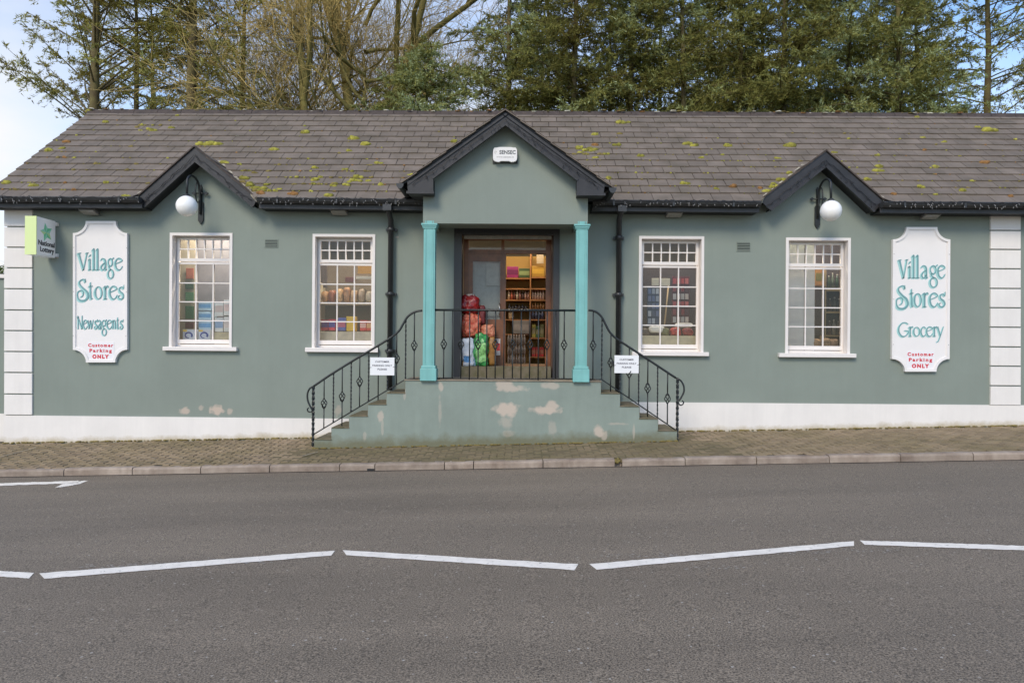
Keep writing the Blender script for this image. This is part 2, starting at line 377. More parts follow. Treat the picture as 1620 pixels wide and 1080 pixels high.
def asphalt():
    m = bpy.data.materials.new('asphalt'); m.use_nodes = True; n = m.node_tree.nodes; l = m.node_tree.links; b = n['Principled BSDF']
    t = n.new('ShaderNodeTexCoord')
    a = n.new('ShaderNodeTexNoise'); a.inputs['Scale'].default_value = 105; a.inputs['Detail'].default_value = 5; a.inputs['Roughness'].default_value = 0.7; l.new(t.outputs['Object'], a.inputs['Vector'])
    r = n.new('ShaderNodeValToRGB'); e = r.color_ramp.elements; e[0].position = 0.36; e[0].color = (0.036, 0.028, 0.019, 1); e[1].position = 0.66; e[1].color = (0.385, 0.308, 0.225, 1)
    l.new(a.outputs[0], r.inputs[0])
    mpr = n.new('ShaderNodeMapping'); mpr.inputs['Scale'].default_value = (.22, 1.3, 1); l.new(t.outputs['Object'], mpr.inputs[0])
    c = n.new('ShaderNodeTexNoise'); c.inputs['Scale'].default_value = 0.9; c.inputs['Detail'].default_value = 7; c.inputs['Roughness'].default_value = .6; l.new(mpr.outputs[0], c.inputs['Vector'])
    mr = n.new('ShaderNodeMapRange'); mr.inputs[1].default_value = 0.3; mr.inputs[2].default_value = 0.7; mr.inputs[3].default_value = 0.82; mr.inputs[4].default_value = 1.16; l.new(c.outputs[0], mr.inputs[0])
    mm = n.new('ShaderNodeMix'); mm.data_type = 'RGBA'; mm.blend_type = 'MULTIPLY'; mm.inputs[0].default_value = 1; l.new(r.outputs[0], mm.inputs[6]); l.new(mr.outputs[0], mm.inputs[7])
    v = n.new('ShaderNodeTexVoronoi'); v.inputs['Scale'].default_value = 42; l.new(t.outputs['Object'], v.inputs['Vector'])
    gt = n.new('ShaderNodeMapRange'); gt.inputs[1].default_value = 0.972; gt.inputs[2].default_value = 0.985
    sc = n.new('ShaderNodeSeparateColor'); l.new(v.outputs['Color'], sc.inputs[0]); l.new(sc.outputs[0], gt.inputs[0])
    lt = n.new('ShaderNodeMath'); lt.operation = 'LESS_THAN'; l.new(v.outputs['Distance'], lt.inputs[0]); lt.inputs[1].default_value = 0.32
    mu = n.new('ShaderNodeMath'); mu.operation = 'MULTIPLY'; l.new(gt.outputs[0], mu.inputs[0]); l.new(lt.outputs[0], mu.inputs[1])
    m2 = n.new('ShaderNodeMix'); m2.data_type = 'RGBA'; l.new(mu.outputs[0], m2.inputs[0]); l.new(mm.outputs[2], m2.inputs[6]); m2.inputs[7].default_value = (0.42, 0.38, 0.33, 1)
    l.new(m2.outputs[2], b.inputs['Base Color']); b.inputs['Roughness'].default_value = 0.72
    bp = n.new('ShaderNodeBump'); bp.inputs['Strength'].default_value = 0.75; bp.inputs['Distance'].default_value = 0.006; l.new(a.outputs[0], bp.inputs['Height']); l.new(bp.outputs[0], b.inputs['Normal'])
    return m
ASPH = asphalt()
rx = [-120, -60, -30, -16]+[x*1.0 for x in range(-14, 15, 2)]+[16, 30, 60, 120]
sheet('road', rx, [lambda x: -2.2, lambda x: 1, lambda x: 3.5, lambda x: yk(cl(x))-3.2, lambda x: yk(cl(x))-1.5, lambda x: yk(cl(x))+0.02], zroad, ASPH, label='grey asphalt road running past the shop')
# far side of the road (behind the camera)
sheet('pavement', [-120, -16, 0, 16, 120], [-4.2, -2.25], lambda x, y: zroad(x, y)+0.11, APRON, label='pavement on the far side of the road')

kerb = thing('kerb', (0, yk(0), zr_edge(0)), 'long row of grey concrete kerbstones between asphalt road and shop pavement', 'kerb', kind='structure')
kj = [-116, -7, 101, 209, 317, 426, 537, 593, 703, 749, 859, 973, 984, 1084, 1197, 1312, 1425, 1540, 1655, 1770]+[1770+115*i for i in range(1, 7)]
kj = [-116-107*i for i in range(6, 0, -1)]+kj
def kx(px):
    x = 0.0
    for _ in range(4): x = P(px, 740, yk(x)).x
    return x
for i in range(len(kj)-1):
    if kj[i] == 973: continue
    a, b = kx(kj[i]), kx(kj[i+1]); g = 0.011
    a += g/2; b -= g/2; n = 5
    prof = [(0.0, -0.12), (0.0, KH-0.022), (0.010, KH-0.007), (0.026, KH+0.002), (0.128, KH+0.004), (0.128, -0.12)]
    dz = rnd.uniform(-0.004, 0.004); dyy = rnd.uniform(-0.006, 0.006); vs = []; fs = []
    for k in range(n):
        x = a+(b-a)*k/(n-1)
        for (py, pz) in prof: vs.append((x, yk(x)+py+dyy+rnd.uniform(-.002, .002), zr_edge(x)+pz+dz+(rnd.uniform(-.003, .003) if pz > 0 else 0)))
    q = len(prof)
    for k in range(n-1):
        for j in range(q): o = k*q; fs.append((o+j, o+q+j, o+q+(j+1) % q, o+(j+1) % q))
    fs.append(tuple(range(q))); fs.append(tuple((n-1)*q+j for j in reversed(range(q))))
    MB().add(vs, fs).build('kerbstone', KERB, kerb)
# gap between two kerbstones, filled with mossy rubble
gx = kx(978.5)
mb = MB()
for k in range(9): mb.sphere((gx+rnd.uniform(-.035, .035), yk(gx)+rnd.uniform(.03, .12), zr_edge(gx)+rnd.uniform(.03, .08)), rnd.uniform(.015, .03), 7, 5, jit=.25)
mb.build('moss_clump', MOSSB, kerb)
MB().box(gx-.045, gx+.045, yk(gx)+.07, yk(gx)+.13, zr_edge(gx)-.1, zr_edge(gx)+.05).build('broken_stone', KERB, kerb)
hx0, hx1 = kx(581), kx(592); MB().box(hx0, hx1, yk(hx0)-.009, yk(hx0)+.02, zr_edge(hx0)-.02, zr_edge(hx0)+.032).build('drain_hole_shade', SOFF, kerb)  # dark block on the kerb face, in place of the shade in a hole
kxs = [-12+0.5*i for i in range(49)]
sheet('kerb_foot_strip', kxs, [lambda x: yk(x)-0.035-0.015*math.sin(x*5.1)*math.sin(x*2.3), lambda x: yk(x)+0.01], lambda x, y: zroad(x, y)+0.004, mat('kerb_foot_strip', (0.035, 0.028, 0.02), 0.95, 0.4, 30), kind='stuff', label='thin dark strip along the foot of the kerb')  # thin dark strip, wavy on its road side

pav = sheet('pavement', [-16+0.5*i for i in range(65)], [lambda x: yk(x)+0.12, lambda x: 10.3, lambda x: WY+0.3], lambda x, y: zpave(x, y)-0.016, SAND, label='block paved footpath with mossy joints in front of the shop')
pav.name = 'pavement'; ORIG[pav] = Vector((0, 0, 0))
AX0, AX1 = P(478, 700, 10.5).x, P(1135, 700, 10.5).x
# concrete apron in front of the steps
axs = [AX0-.35+(AX1-AX0+.7)*i/24 for i in range(25)]
ap = sheet('x', axs, [lambda x: yk(x)+0.131, lambda x: 9.9, lambda x: 10.4, lambda x: WY], lambda x, y: zpave(x, y)-0.0055+0.0025*math.sin(x*3)*math.sin(y*4)+0.002*math.sin(x*17+y*9), APRON)
ap.name = 'concrete_apron'; ap.parent = pav; del ap['kind']
# herringbone pavers
U = 0.1
slope_x = math.atan((zpave(4, 10)-zpave(-4, 10))/8)
pcell = []; lft_x, rgt_x = P(497, 700, FY).x, P(1071, 700, FY).x
ox, oy = -12.0, 8.8
for a in range(0, 250):
    for b in range(0, 30):
        d = (a-b) % 4
        if d == 0: cx, cy, w_, h_ = a+1, b+0.5, 2, 1
        elif d == 2: cx, cy, w_, h_ = a+0.5, b, 1, 2
        else: continue
        x, y = ox+cx*U, oy+cy*U
        if y-h_*U/2 < yk(x)+0.03 or y+h_*U/2 > WY+0.08 or not (-11.8 < x < 12.8): continue
        pcell.append((x, y, w_, h_))
def paver_mesh(w_, h_):
    e = 0.009; W2, H2 = w_*U/2-0.0055, h_*U/2-0.0055; t = 0.05
    vs = [(sx_*W2, sy_*H2, -t) for sx_, sy_ in ((-1, -1), (1, -1), (1, 1), (-1, 1))]+[(sx_*W2, sy_*H2, -e*0.7) for sx_, sy_ in ((-1, -1), (1, -1), (1, 1), (-1, 1))]+[(sx_*(W2-e), sy_*(H2-e), 0) for sx_, sy_ in ((-1, -1), (1, -1), (1, 1), (-1, 1))]
    fs = [(8, 9, 10, 11)]
    for o in (0, 4):
        for i in range(4): j = (i+1) % 4; fs.append((o+i, o+j, o+4+j, o+4+i))
    return vs, fs
pm = {}
for (w_, h_) in ((2, 1), (1, 2)):
    vs, fs = paver_mesh(w_, h_); me = bpy.data.meshes.new('paver'); me.from_pydata(vs, [], fs); me.materials.append(PAVER); pm[(w_, h_)] = (me, vs, fs)
inview = [c for c in pcell if -7.6 < c[0] < 7.6]; rest = [c for c in pcell if not (-7.6 < c[0] < 7.6)]
inview.sort(key=lambda c: (AX0 < c[0] < AX1, c[0]**2*0.35+c[1]**2*3))
for (x, y, w_, h_) in inview[:300]:
    o = link('paver', pm[(w_, h_)][0], pav); o.location = (x, y, zpave(x, y)-0.001+rnd.uniform(-.002, .002)); o.rotation_euler = (rnd.uniform(-.012, .012), -slope_x+rnd.uniform(-.01, .01), rnd.uniform(-.01, .01))
mb = MB(); mud = MB()
for (x, y, w_, h_) in inview[300:]+rest:
    _, vs, fs = pm[(w_, h_)]; dz = rnd.uniform(-.002, .003); tx, ty = rnd.uniform(-.012, .012), rnd.uniform(-.01, .01)
    ce = AX0+.15*math.sin(y*9) < x < AX1+.45*(WY-y)-.5+.15*math.sin(y*11)
    if ce: dz -= .0025
    if y > FY+.02 and lft_x < x < rgt_x: continue
    (mud if ce else mb).add([(x+v[0], y+v[1], zpave(x+v[0], y)-0.001+dz+v[2]+v[0]*tx+v[1]*ty) for v in vs], fs)
o = mb.build('paver', PAVER, pav); o['kind'] = 'stuff'
o = mud.build('paver', mat('muddy_paver', (0.215, 0.16, 0.092), 0.88, 0, 2.2, 0.5, 60, col2=(0.135, 0.11, 0.05), rand=.09, coord='World'), pav); o['kind'] = 'stuff'; o['label'] = 'dull mossy pavers in front of the steps'
# pale drain line across the paving at the left
mb = MB()
for (a, b) in (((0, 722.5), (57, 707.5)), ((478, 721), (503, 714))):
    pts = []
    for q in (a, b):
        d = ray(*q); t = 1.0
        for _ in range(30): p = CAM+d*t*10; t += (zpave(p.x, p.y)+0.012-p.z)/d.z/10*0.9
        pts.append(CAM+d*t*10)
    dv = (pts[1]-pts[0]).normalized(); nn = Vector((-dv.y, dv.x, 0))*0.012
    mb.add([pts[0]-nn, pts[0]+nn, pts[1]+nn, pts[1]-nn], [(0, 3, 2, 1)])
o = mb.build('mortar_line', mat('mortar_line', (0.30, 0.26, 0.2), 0.9), pav)

# road markings: each painted stroke a part
marks = thing('road_markings', (0, 5, zroad(0, 5)), 'white painted zigzag road markings in the middle of the asphalt road', 'road marking', kind='structure')
def stroke(pa, pb, w_px0, w_px1, skew0=0, skew1=0, name='zigzag_line'):
    n = 40; t_ = []; b_ = []
    for i in range(n+1):
        t = i/n; x = pa[0]+(pb[0]-pa[0])*t; y = pa[1]+(pb[1]-pa[1])*t; w_ = w_px0+(w_px1-w_px0)*t; j1, j2 = rnd.uniform(-.35, .35), rnd.uniform(-.35, .35)
        sk = skew0*(1-t)**12 + skew1*t**12
        t_.append(G(x+sk, y-w_/2+j1)); b_.append(G(x-sk, y+w_/2+j2))
    vs = [p+Vector((0, 0, 0.0045)) for p in t_+b_]; m = n+1
    MB().add(vs, [(i, m+i, m+i+1, i+1) for i in range(n)]).build(name, LINE, marks)
stroke((-60, 904), (50, 911), 9, 9, 0, 4)
stroke((66, 911.5), (527, 875), 9, 8, -4, 3)
stroke((545, 874.5), (912, 897.5), 8, 9.5, -3, 3)
stroke((938, 897), (1351, 860), 9.5, 7.5, -6, 0)
stroke((1364, 858.5), (1680, 869.5), 6.5, 7.5, -4, 0)
stroke((-60, 768.5), (124, 762.3), 4, 3.6, 0, 0)
stroke((92, 769.2), (134, 762.2), 5, 4.2, 6, 6)
mb = MB()
for (xa, ya, xb, yb, n_) in ((130, 896, 430, 888, 120), (930, 880, 1420, 871, 150), (1080, 900, 1180, 896, 20)):
    for k in range(n_):
        u = rnd.random(); p = G(xa+(xb-xa)*u+rnd.uniform(-3, 3), ya+(yb-ya)*u+rnd.uniform(-3, 3)); q = rnd.uniform(.003, .009); z = Vector((0, 0, .004)); a = rnd.uniform(.6, 2.5)
        mb.add([p+Vector((-q*a, 0, 0))+z, p+Vector((0, -q, 0))+z, p+Vector((q*a, q*.3, 0))+z, p+Vector((0, q, 0))+z], [(0, 1, 2, 3)])
mb.build('worn_paint', mat('worn_paint', (.36, .33, .29), .7), marks)['kind'] = 'stuff'
# litter
mb = MB()
for (lx, ly, s) in [(107, 782, 2.2), (615, 801, 1.6), (413, 887+7, 1.5), (520, 970, 2), (92, 1070, 3), (270, 802, 1.2), (224, 807, 1.2), (1172, 828, 1.6), (1367, 810, 1.8), (1579, 794, 1.5), (1180, 829, 1.4), (966, 814, 1.5), (1235, 787, 1.4), (380, 1010, 1.3), (1315, 951, 1.6), (1045, 985, 1.4), (556, 813, 1.5), (636, 812, 1.4), (1580, 805, 1.3), (1300, 1050, 1.6), (768, 859, 1.2), (25, 830, 1.6)]+[(rnd.uniform(0, 1620), rnd.uniform(770, 1060), rnd.uniform(.7, 1.4)) for _ in range(90)]:
    p = G(lx, ly); s_ = s/F*p.y*0.8; a = rnd.uniform(0, 3.1)
    u = Vector((math.cos(a), math.sin(a), 0))*s_; v = Vector((-math.sin(a), math.cos(a), 0))*s_*rnd.uniform(.5, 1); z = Vector((0, 0, .006))
    mb.add([p-u+z, p-v*1.1+z, p+u+z+Vector((0, 0, s_*.5)), p+v+z], [(0, 1, 2, 3)])
for (lx, ly, s) in [(153, 700.7, 2), (245, 726, 2.4), (308, 711, 1.6), (347, 730, 1.8), (272, 718, 1.4), (150+0, 711, 1.2), (1406, 710, 2), (1193, 716, 1.6), (437, 708, 1.2), (992, 700+8, 1.2)]:
    d = ray(lx, ly); t = 1.0
    for _ in range(30): p = CAM+d*t*10; t += (zpave(p.x, p.y)+0.012-p.z)/d.z/10*0.9
    p = CAM+d*t*10; s_ = s/F*p.y; mb.add([p+Vector((-s_, 0, .004)), p+Vector((0, -s_, .004)), p+Vector((s_, 0, .012)), p+Vector((0, s_, .004))], [(0, 1, 2, 3)])
o = mb.build('leaf_litter', mat('dry_leaf', (0.42, 0.36, 0.27), 0.8, rand=.4), origin=(0, 5, 0)); props(o, 'small pale leaves and scraps scattered on road and pavement', kind='stuff')

# ------------------------------------------------------------------ the shop
bld = thing('shop_building', (P(800, 600, WY).x, WY, 0.1), 'long single storey village shop with grey green walls, white plinth and mossy slate roof', 'shop')
CX = P(800, 500, WY).x
XL = P(9, 500, WY).x + 0.015; XR = 13.0
EAVE_Y = 11.05
EZ = P(20, 312.5, EAVE_Y).z
RY = 13.85
RZ = (P(300, 178, RY).z+P(1300, 181, RY).z)/2
PITCH = math.atan((RZ-EZ)/(RY-EAVE_Y)); CP, SP = math.cos(PITCH), math.sin(PITCH)
TOPZ = P(700, 322, WY).z
# windows: surround rectangle (outer) as x0 x1 top sill-top ; sill x0 x1 top bottom (photo pixels at the wall face)
WIN = [((267.8, 367.0, 368.3, 548.5), (257.5, 374.5, 548.5, 554.8)), ((493.8, 593.0, 370.2, 550), (482.8, 598.5, 550, 557)),
       ((1010.5, 1113.6, 373.5, 556.5), (1000, 1121.5, 556.5, 562.8)), ((1243.0, 1345.5, 376, 558.8), (1232.5, 1354.5, 558.8, 565.2))]
holes = []
for (a, b, c, d), _ in WIN:
    x0, x1, z0, z1 = rect(a, b, c, d, WY); holes.append([(x0+.02, z0-.03), (x1-.02, z0-.03), (x1-.02, z1-.02), (x0+.02, z1-.02)])
dx0, dx1, dz0, dz1 = rect(718, 884.5, 358, 600, WY)
LANDZ = P(800, 603, FY).z
THZ = P(800, 579.5, WY+.02).z
holes.append([(dx0, LANDZ-.05), (dx1, LANDZ-.05), (dx1, dz1), (dx0, dz1)])
G1 = dict(ap=(309, 264), l=(222, 340), r=(412, 340), oap=(308, 233), oe=(217, 313), oe2=(407, 315), iap=(309, 257), il=(230, 328.5), ir=(400, 328))
G2 = dict(ap=(1304.5, 277), l=(1211, 345), r=(1392, 345), oap=(1306.7, 239.5), oe=(1203, 317), oe2=(1399, 319), iap=(1306, 265), il=(1220, 334), ir=(1382, 336))
def wp(q, Y=WY): return PXZ(q[0], q[1], Y)
BASEZ = -0.35
outer = [(XL, BASEZ), (XR, BASEZ+.2), (XR, TOPZ)]
for g in (G2, G1):
    outer += [(wp(g['r'])[0]+.06, TOPZ), (wp(g['ap'])[0], wp(g['ap'])[1]+.12), (wp(g['l'])[0]-.06, TOPZ)]
outer += [(XL, TOPZ)]
wall = MB().plate(outer, holes, WY, WY+0.30).build('wall', GREEN, bld)
def O(x, z): return (x-ORIG[bld].x, z-ORIG[bld].z)
bl = []
for (px, py, rx_, rz_, st) in [(292, 649, 8, 5, .8), (318, 645, 4, 4, .5), (343, 648, 11, 7, .9), (364, 651, 4, 5, .6), (535, 650, 5, 8, .4), (628, 375, 3, 2, .7), (91, 407, 2, 2, .5)]:
    x, z = O(*PXZ(px, py, WY)); bl.append((x, z, rx_/100, rz_/100, st))
GW = GREEN.copy(); wall.data.materials[0] = GW; GW.name = 'render_paint_worn'
add_blobs(GW, bl, (0.52, 0.42, 0.34), nscale=14)
# side and back walls
mb = MB().box(XL, XL+.3, WY+.3, 16.5, BASEZ, TOPZ)
mb.add([(XL, WY+.3, TOPZ), (XL, 16.5, TOPZ), (XL, RY, RZ-.12), (XL+.3, WY+.3, TOPZ), (XL+.3, 16.5, TOPZ), (XL+.3, RY, RZ-.12)], [(0, 2, 1), (3, 4, 5), (0, 3, 5, 2), (2, 5, 4, 1)])
mb.build('side_wall', GREEN, bld)
MB().box(XL, XR, 16.5, 16.8, BASEZ, TOPZ).build('back_wall', GREEN, bld)
mb = MB().box(XR-.3, XR-.001, WY+.302, 16.498, BASEZ+.2, TOPZ-.001)
mb.add([(XR-.001, WY+.3, TOPZ), (XR-.001, 16.5, TOPZ), (XR-.001, RY, RZ-.12), (XR-.3, WY+.3, TOPZ), (XR-.3, 16.5, TOPZ), (XR-.3, RY, RZ-.12)], [(0, 1, 2), (3, 5, 4), (0, 2, 5, 3), (2, 1, 4, 5)])
mb.build('side_wall', GREEN, bld)
MB().box(-2.3, -2.2, WY+.303, 15.2, THZ, ICZ_).build('interior_wall', PLASTER, bld) if False else None
# interior shell
MB().box(XL+.3, XR-.302, WY+.3, 16.5, LANDZ-.2, THZ-.005).build('shop_floor', IFLOOR, bld)
ICZ = LANDZ+2.75
MB().box(XL+.3, XR-.302, WY+.302, 16.5, ICZ, ICZ+.05).build('shop_ceiling', PLASTER, bld)
MB().box(XL+.3, XR-.302, 15.2, 15.3, THZ, ICZ).build('interior_wall', PLASTER, bld)
# plinths
def plinth(pxa, pxb, pya, pyb, xa=None, xb=None):
    a, b = P(pxa, pya, WY), P(pxb, pyb, WY); x0 = a.x if xa is None else xa; x1 = b.x if xb is None else xb
    MB().prism([(x0, BASEZ), (x1, BASEZ), (x1, b.z), (x0, a.z)], WY-.018, WY+.01).build('plinth', WHITE, bld)
plinth(9, 700, 656.5, 663.5, xa=XL-.016)
plinth(985, 1566, 635.5, 640, xb=XR)
# a little moss where plinth meets paving
mb = MB()
x = XL
while x < 8.6:
    if not (P(500, 690, WY).x < x < P(1075, 690, WY).x):
        mb.sphere((x, WY-.025, zpave(x, WY)+.004), rnd.uniform(.008, .024), 6, 4, sx=rnd.uniform(1.2, 3), sz=.7, jit=.3)
    x += rnd.uniform(.02, .09)
for _ in range(170):
    x = rnd.uniform(P(497, 700, FY).x, P(1071, 700, FY).x)
    mb.sphere((x, FY-.006, zpave(x, FY)+.006), rnd.uniform(.006, .017), 6, 4, sx=rnd.uniform(1, 3.5), sz=.8, jit=.3)
o = mb.build('moss', MOSSB, origin=(0, WY, .1)); props(o, 'thin line of yellow green moss along the foot of walls and steps', kind='stuff')
# quoins
for (xa, xb, js) in ((8.5, 52.5, [326, 359, 391.5, 424, 457, 490.5, 523, 556, 589, 623, 655.5]), (1565.5, 1613, [336, 365, 395, 425.5, 456.5, 487, 517.6, 548.7, 579, 610, 640])):
    for i in range(len(js)-1):
        x0, x1, z0, z1 = rect(xa, xb, js[i], js[i+1], WY)
        MB().box(x0, x1, WY-.03, WY+.005, z0+(.010 if i < 9 else .0), z1-.010).build('quoin_block', WHITE, bld, bevel=.004)
# peeping white surrounds, sills, sashes, panes
MUNT = 0.0085
for wi, ((a, b, c, d), (sa, sb, sc_, sd_)) in enumerate(WIN):
    x0, x1, z0, z1 = rect(a, b, c, d, WY-.015); t = 0.042
    win = MB().plate([(x0, z0), (x1, z0), (x1, z1), (x0, z1)], [[(x0+t, z0+.002), (x1-t, z0+.002), (x1-t, z1-t), (x0+t, z1-t)]], WY-.015, WY+.24).build('window', CREAM, bld)
    ix0, ix1, iz0, iz1 = x0+t, x1-t, z0, z1-t
    q0, q1, r0, r1 = rect(sa, sb, sc_, sd_, WY-.06)
    MB().box(q0, q1, WY-.075, WY+.10, r0, r1).build('sill', CREAM, win, bevel=.006)
    fy0, fy1 = WY+.125, WY+.185
    zt = iz1-.030; zm = zt-.365; zb = iz0+.050
    # box frame
    MB().plate([(ix0, iz0+.004), (ix1, iz0+.004), (ix1, iz1), (ix0, iz1)], [[(ix0+.028, zb-.012), (ix1-.028, zb-.012), (ix1-.028, zm-.024), (ix0+.028, zm-.024)], [(ix0+.028, zm-.010), (ix1-.028, zm-.010), (ix1-.028, zt+.004), (ix0+.028, zt+.004)]], fy0+.012, fy1+.02).build('window_frame', CREAM, win)
    # upper light and lower sash: outer ring, glazing holes
    def sash(sx0, sx1, sz0, sz1, L_, B_, T_, nx, nz_, yo):
        gx0, gx1, gz0, gz1 = sx0+L_, sx1-L_, sz0+B_, sz1-T_; hs = []
        cw = (gx1-gx0)/nx; ch = (gz1-gz0)/nz_
        for i in range(nx):
            for j in range(nz_):
                m0 = MUNT; hx0 = gx0+i*cw+(m0 if i else 0); hx1 = gx0+(i+1)*cw-(m0 if i < nx-1 else 0); hz0 = gz0+j*ch+(m0 if j else 0); hz1 = gz0+(j+1)*ch-(m0 if j < nz_-1 else 0)
                hs.append([(hx0, hz0), (hx1, hz0), (hx1, hz1), (hx0, hz1)])
        MB().plate([(sx0, sz0), (sx1, sz0), (sx1, sz1), (sx0, sz1)], hs, yo, yo+.035).build('sash', CREAM, win)
        for h in hs:
            MB().add([(h[0][0]-.004, yo+.018, h[0][1]-.004), (h[1][0]+.004, yo+.018, h[1][1]-.004), (h[2][0]+.004, yo+.018, h[2][1]+.004), (h[3][0]-.004, yo+.018, h[3][1]+.004)], [(0, 1, 2, 3)]).build('pane', GLASS, win)
    sash(ix0+.018, ix1-.018, zm, zt, .040, .050, .022, 6, 2, fy0-.012)
    sash(ix0+.012, ix1-.012, zb, zm-.014, .030, .065, .028, 3, 4, fy0)
# air vents
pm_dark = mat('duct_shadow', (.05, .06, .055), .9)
for (a, b, c, d) in ((418.5, 440, 378, 392), (1165, 1187.5, 382.5, 398)):
    x0, x1, z0, z1 = rect(a, b, c, d, WY)
    v = MB().plate([(x0, z0), (x1, z0), (x1, z1), (x0, z1)], [[(x0+.012, z0+.012), (x1-.012, z0+.012), (x1-.012, z1-.012), (x0+.012, z1-.012)]], WY-.008, WY+.002).build('air_vent', GREEN, bld)
    MB().box(x0+.011, x1-.011, WY-.0012, WY-.0004, z0+.011, z1-.011).build('vent_shade', pm_dark, v)  # dark sheet in place of the shade behind the slats
    for k in range(5):
        zz = z0+.012+(z1-z0-.024)*(k+.5)/5
        MB().prism([(x0+.0115, zz-.006), (x1-.0115, zz-.006), (x1-.0115, zz+.005), (x0+.0115, zz+.005)], WY-.016, WY-.0015).build('slat', GREEN, v)

# ------------------------------------------------------------------ roof
roof_n = Vector((0, -SP, CP)); roof_p0 = Vector((0, EAVE_Y, EZ)); vdir = Vector((0, CP, SP))
VX = P(143, 178, RY).x; VXe = P(-27, 312, EAVE_Y).x; VX = (VX+VXe)/2
SL = (RY-EAVE_Y)/CP
mb = MB(); 
zoff = -0.03
def rp(x, v, n=0.0): return Vector((x, EAVE_Y, EZ))+vdir*v+roof_n*n
# deck pieces between the gablets at the eaves; full width above
def gab_planes(g, Y0):
    """apex line and side slopes of a gablet roof"""
    ax, az = PXZ(*g['oap'], Y0); lx, lz = PXZ(*g['oe'], Y0); rx_, rz_ = PXZ(*g['oe2'], Y0)
    return dict(ax=ax, az=az, lx=lx, lz=lz, rx=rx_, rz=rz_, Y0=Y0)
GY = 11.17
g1, g2 = gab_planes(G1, GY), gab_planes(G2, GY)
PGY = 10.36
gp = gab_planes(dict(oap=(799.5, 174.5), oe=(637, 290), oe2=(967.5, 297)), PGY)
GABS = [g1, g2, gp]
def gab_z(g, x):
    if x < g['ax']: return g['az']+(g['lz']-g['az'])*(g['ax']-x)/(g['ax']-g['lx'])
    return g['az']+(g['rz']-g['az'])*(x-g['ax'])/(g['rx']-g['ax'])
def main_z(y): return EZ+(y-EAVE_Y)*SP/CP
def main_y(z): return EAVE_Y+(z-EZ)*CP/SP
mbd = MB(); mbd.add([rp(VX, -.0, -.03), rp(XR, -.0, -.03), rp(XR, SL, -.03), rp(VX, SL, -.03)], [(0, 1, 2, 3)])
# back slope
bpt = Vector((0, 2*RY-EAVE_Y, EZ)); mbd.add([rp(VX, SL, -.03), rp(XR, SL, -.03), (XR, bpt.y, EZ-.03), (VX, bpt.y, EZ-.03)], [(0, 1, 2, 3)])
tmpm = bpy.data.meshes.new('deck'); bm = bmesh.new()
vv = [bm.verts.new(v) for v in mbd.v]
for f in mbd.f: bm.faces.new([vv[i] for i in f])
def cut_gab(bm, g):
    """remove what lies under gablet g"""
    for side in (0, 1):
        ex, ez = (g['lx'], g['lz']) if side == 0 else (g['rx'], g['rz'])
        d1 = Vector((ex-g['ax'], 0, ez-g['az'])); n = d1.cross(Vector((0, 1, 0))).normalized()
        if n.z < 0: n = -n
        bmesh.ops.bisect_plane(bm, geom=bm.verts[:]+bm.edges[:]+bm.faces[:], plane_co=Vector((g['ax'], 0, g['az'])), plane_no=n, dist=1e-5)
    kill = [f for f in bm.faces if f.calc_center_median().y < RY and f.calc_center_median().z < gab_z(g, f.calc_center_median().x)-1e-4]
    bmesh.ops.delete(bm, geom=kill, context='FACES')
for g in GABS: cut_gab(bm, g)
org = ORIG[bld]
for v in bm.verts: v.co -= org
bm.to_mesh(tmpm); bm.free(); tmpm.materials.append(DECK); tmpm.name = 'roof'
roof = link('roof', tmpm, bld)
# slates
SW, EXPO = 0.302, SL/15.0
sh = EXPO+0.035
def slate_vs(w_=SW-.008, h_=sh, t=0.018):
    return [(-w_/2, 0, 0), (w_/2, 0, 0), (w_/2, h_, 0), (-w_/2, h_, 0), (-w_/2, 0, t), (w_/2, 0, t), (w_/2, h_, t*.6), (-w_/2, h_, t*.6)]
SF = [(0, 3, 2, 1), (4, 5, 6, 7), (0, 1, 5, 4), (1, 2, 6, 5), (2, 3, 7, 6), (3, 0, 4, 7)]
sme = bpy.data.meshes.new('slate'); sme.from_pydata(slate_vs(), [], SF); sme.materials.append(SLATE)
cells = []
for r_ in range(15):
    x = VX+(SW/2 if r_ % 2 else 0)
    if r_ % 2: cells.append((VX+SW/4, r_, SW/2))
    while x < XR:
        cells.append((x+SW/2, r_, SW)); x += SW
def slate_matrix(x, r_, jit=True):
    tilt = 0.045
    rot = Matrix.Rotation(PITCH-tilt, 4, 'X') @ Matrix.Rotation(rnd.uniform(-.012, .012) if jit else 0, 4, 'Z')
    p = rp(x, r_*EXPO+rnd.uniform(-.006, .006)-(.03 if r_ == 0 else 0), 0.012+rnd.uniform(0, .004)); return Matrix.Translation(p) @ rot
full, rest_mb = [], MB()
for (x, r_, w_) in cells:
    v0, v1 = r_*EXPO-.03, r_*EXPO+sh; state = 'out'
    for g in GABS:
        ins = 0
        for xx in (x-w_/2, x, x+w_/2):
            for v in (v0, (v0+v1)/2, v1):
                q = rp(xx, v); ins += q.z < gab_z(g, xx)
        if ins == 9: state = 'in'; break
        if ins: state = g
    if state == 'in': continue
    Mx = slate_matrix(x, r_)
    if state == 'out' and w_ == SW:
        full.append((Mx, x, r_)); continue
    vs = [Mx @ Vector(v) for v in slate_vs(w_-.004)]
    if state == 'out': rest_mb.add(vs, SF); continue
    bm = bmesh.new(); bv = [bm.verts.new(v) for v in vs]
    for f in SF: bm.faces.new([bv[i] for i in f])
    cut_gab(bm, state); bm.verts.ensure_lookup_table(); bm.verts.index_update()
    rest_mb.add([v.co.copy() for v in bm.verts], [[v.index for v in f.verts] for f in bm.faces]); bm.free()
full.sort(key=lambda c: (Vector(c[0].translation)-CAM).length + (50 if abs(c[1]) > 8.2 else 0))
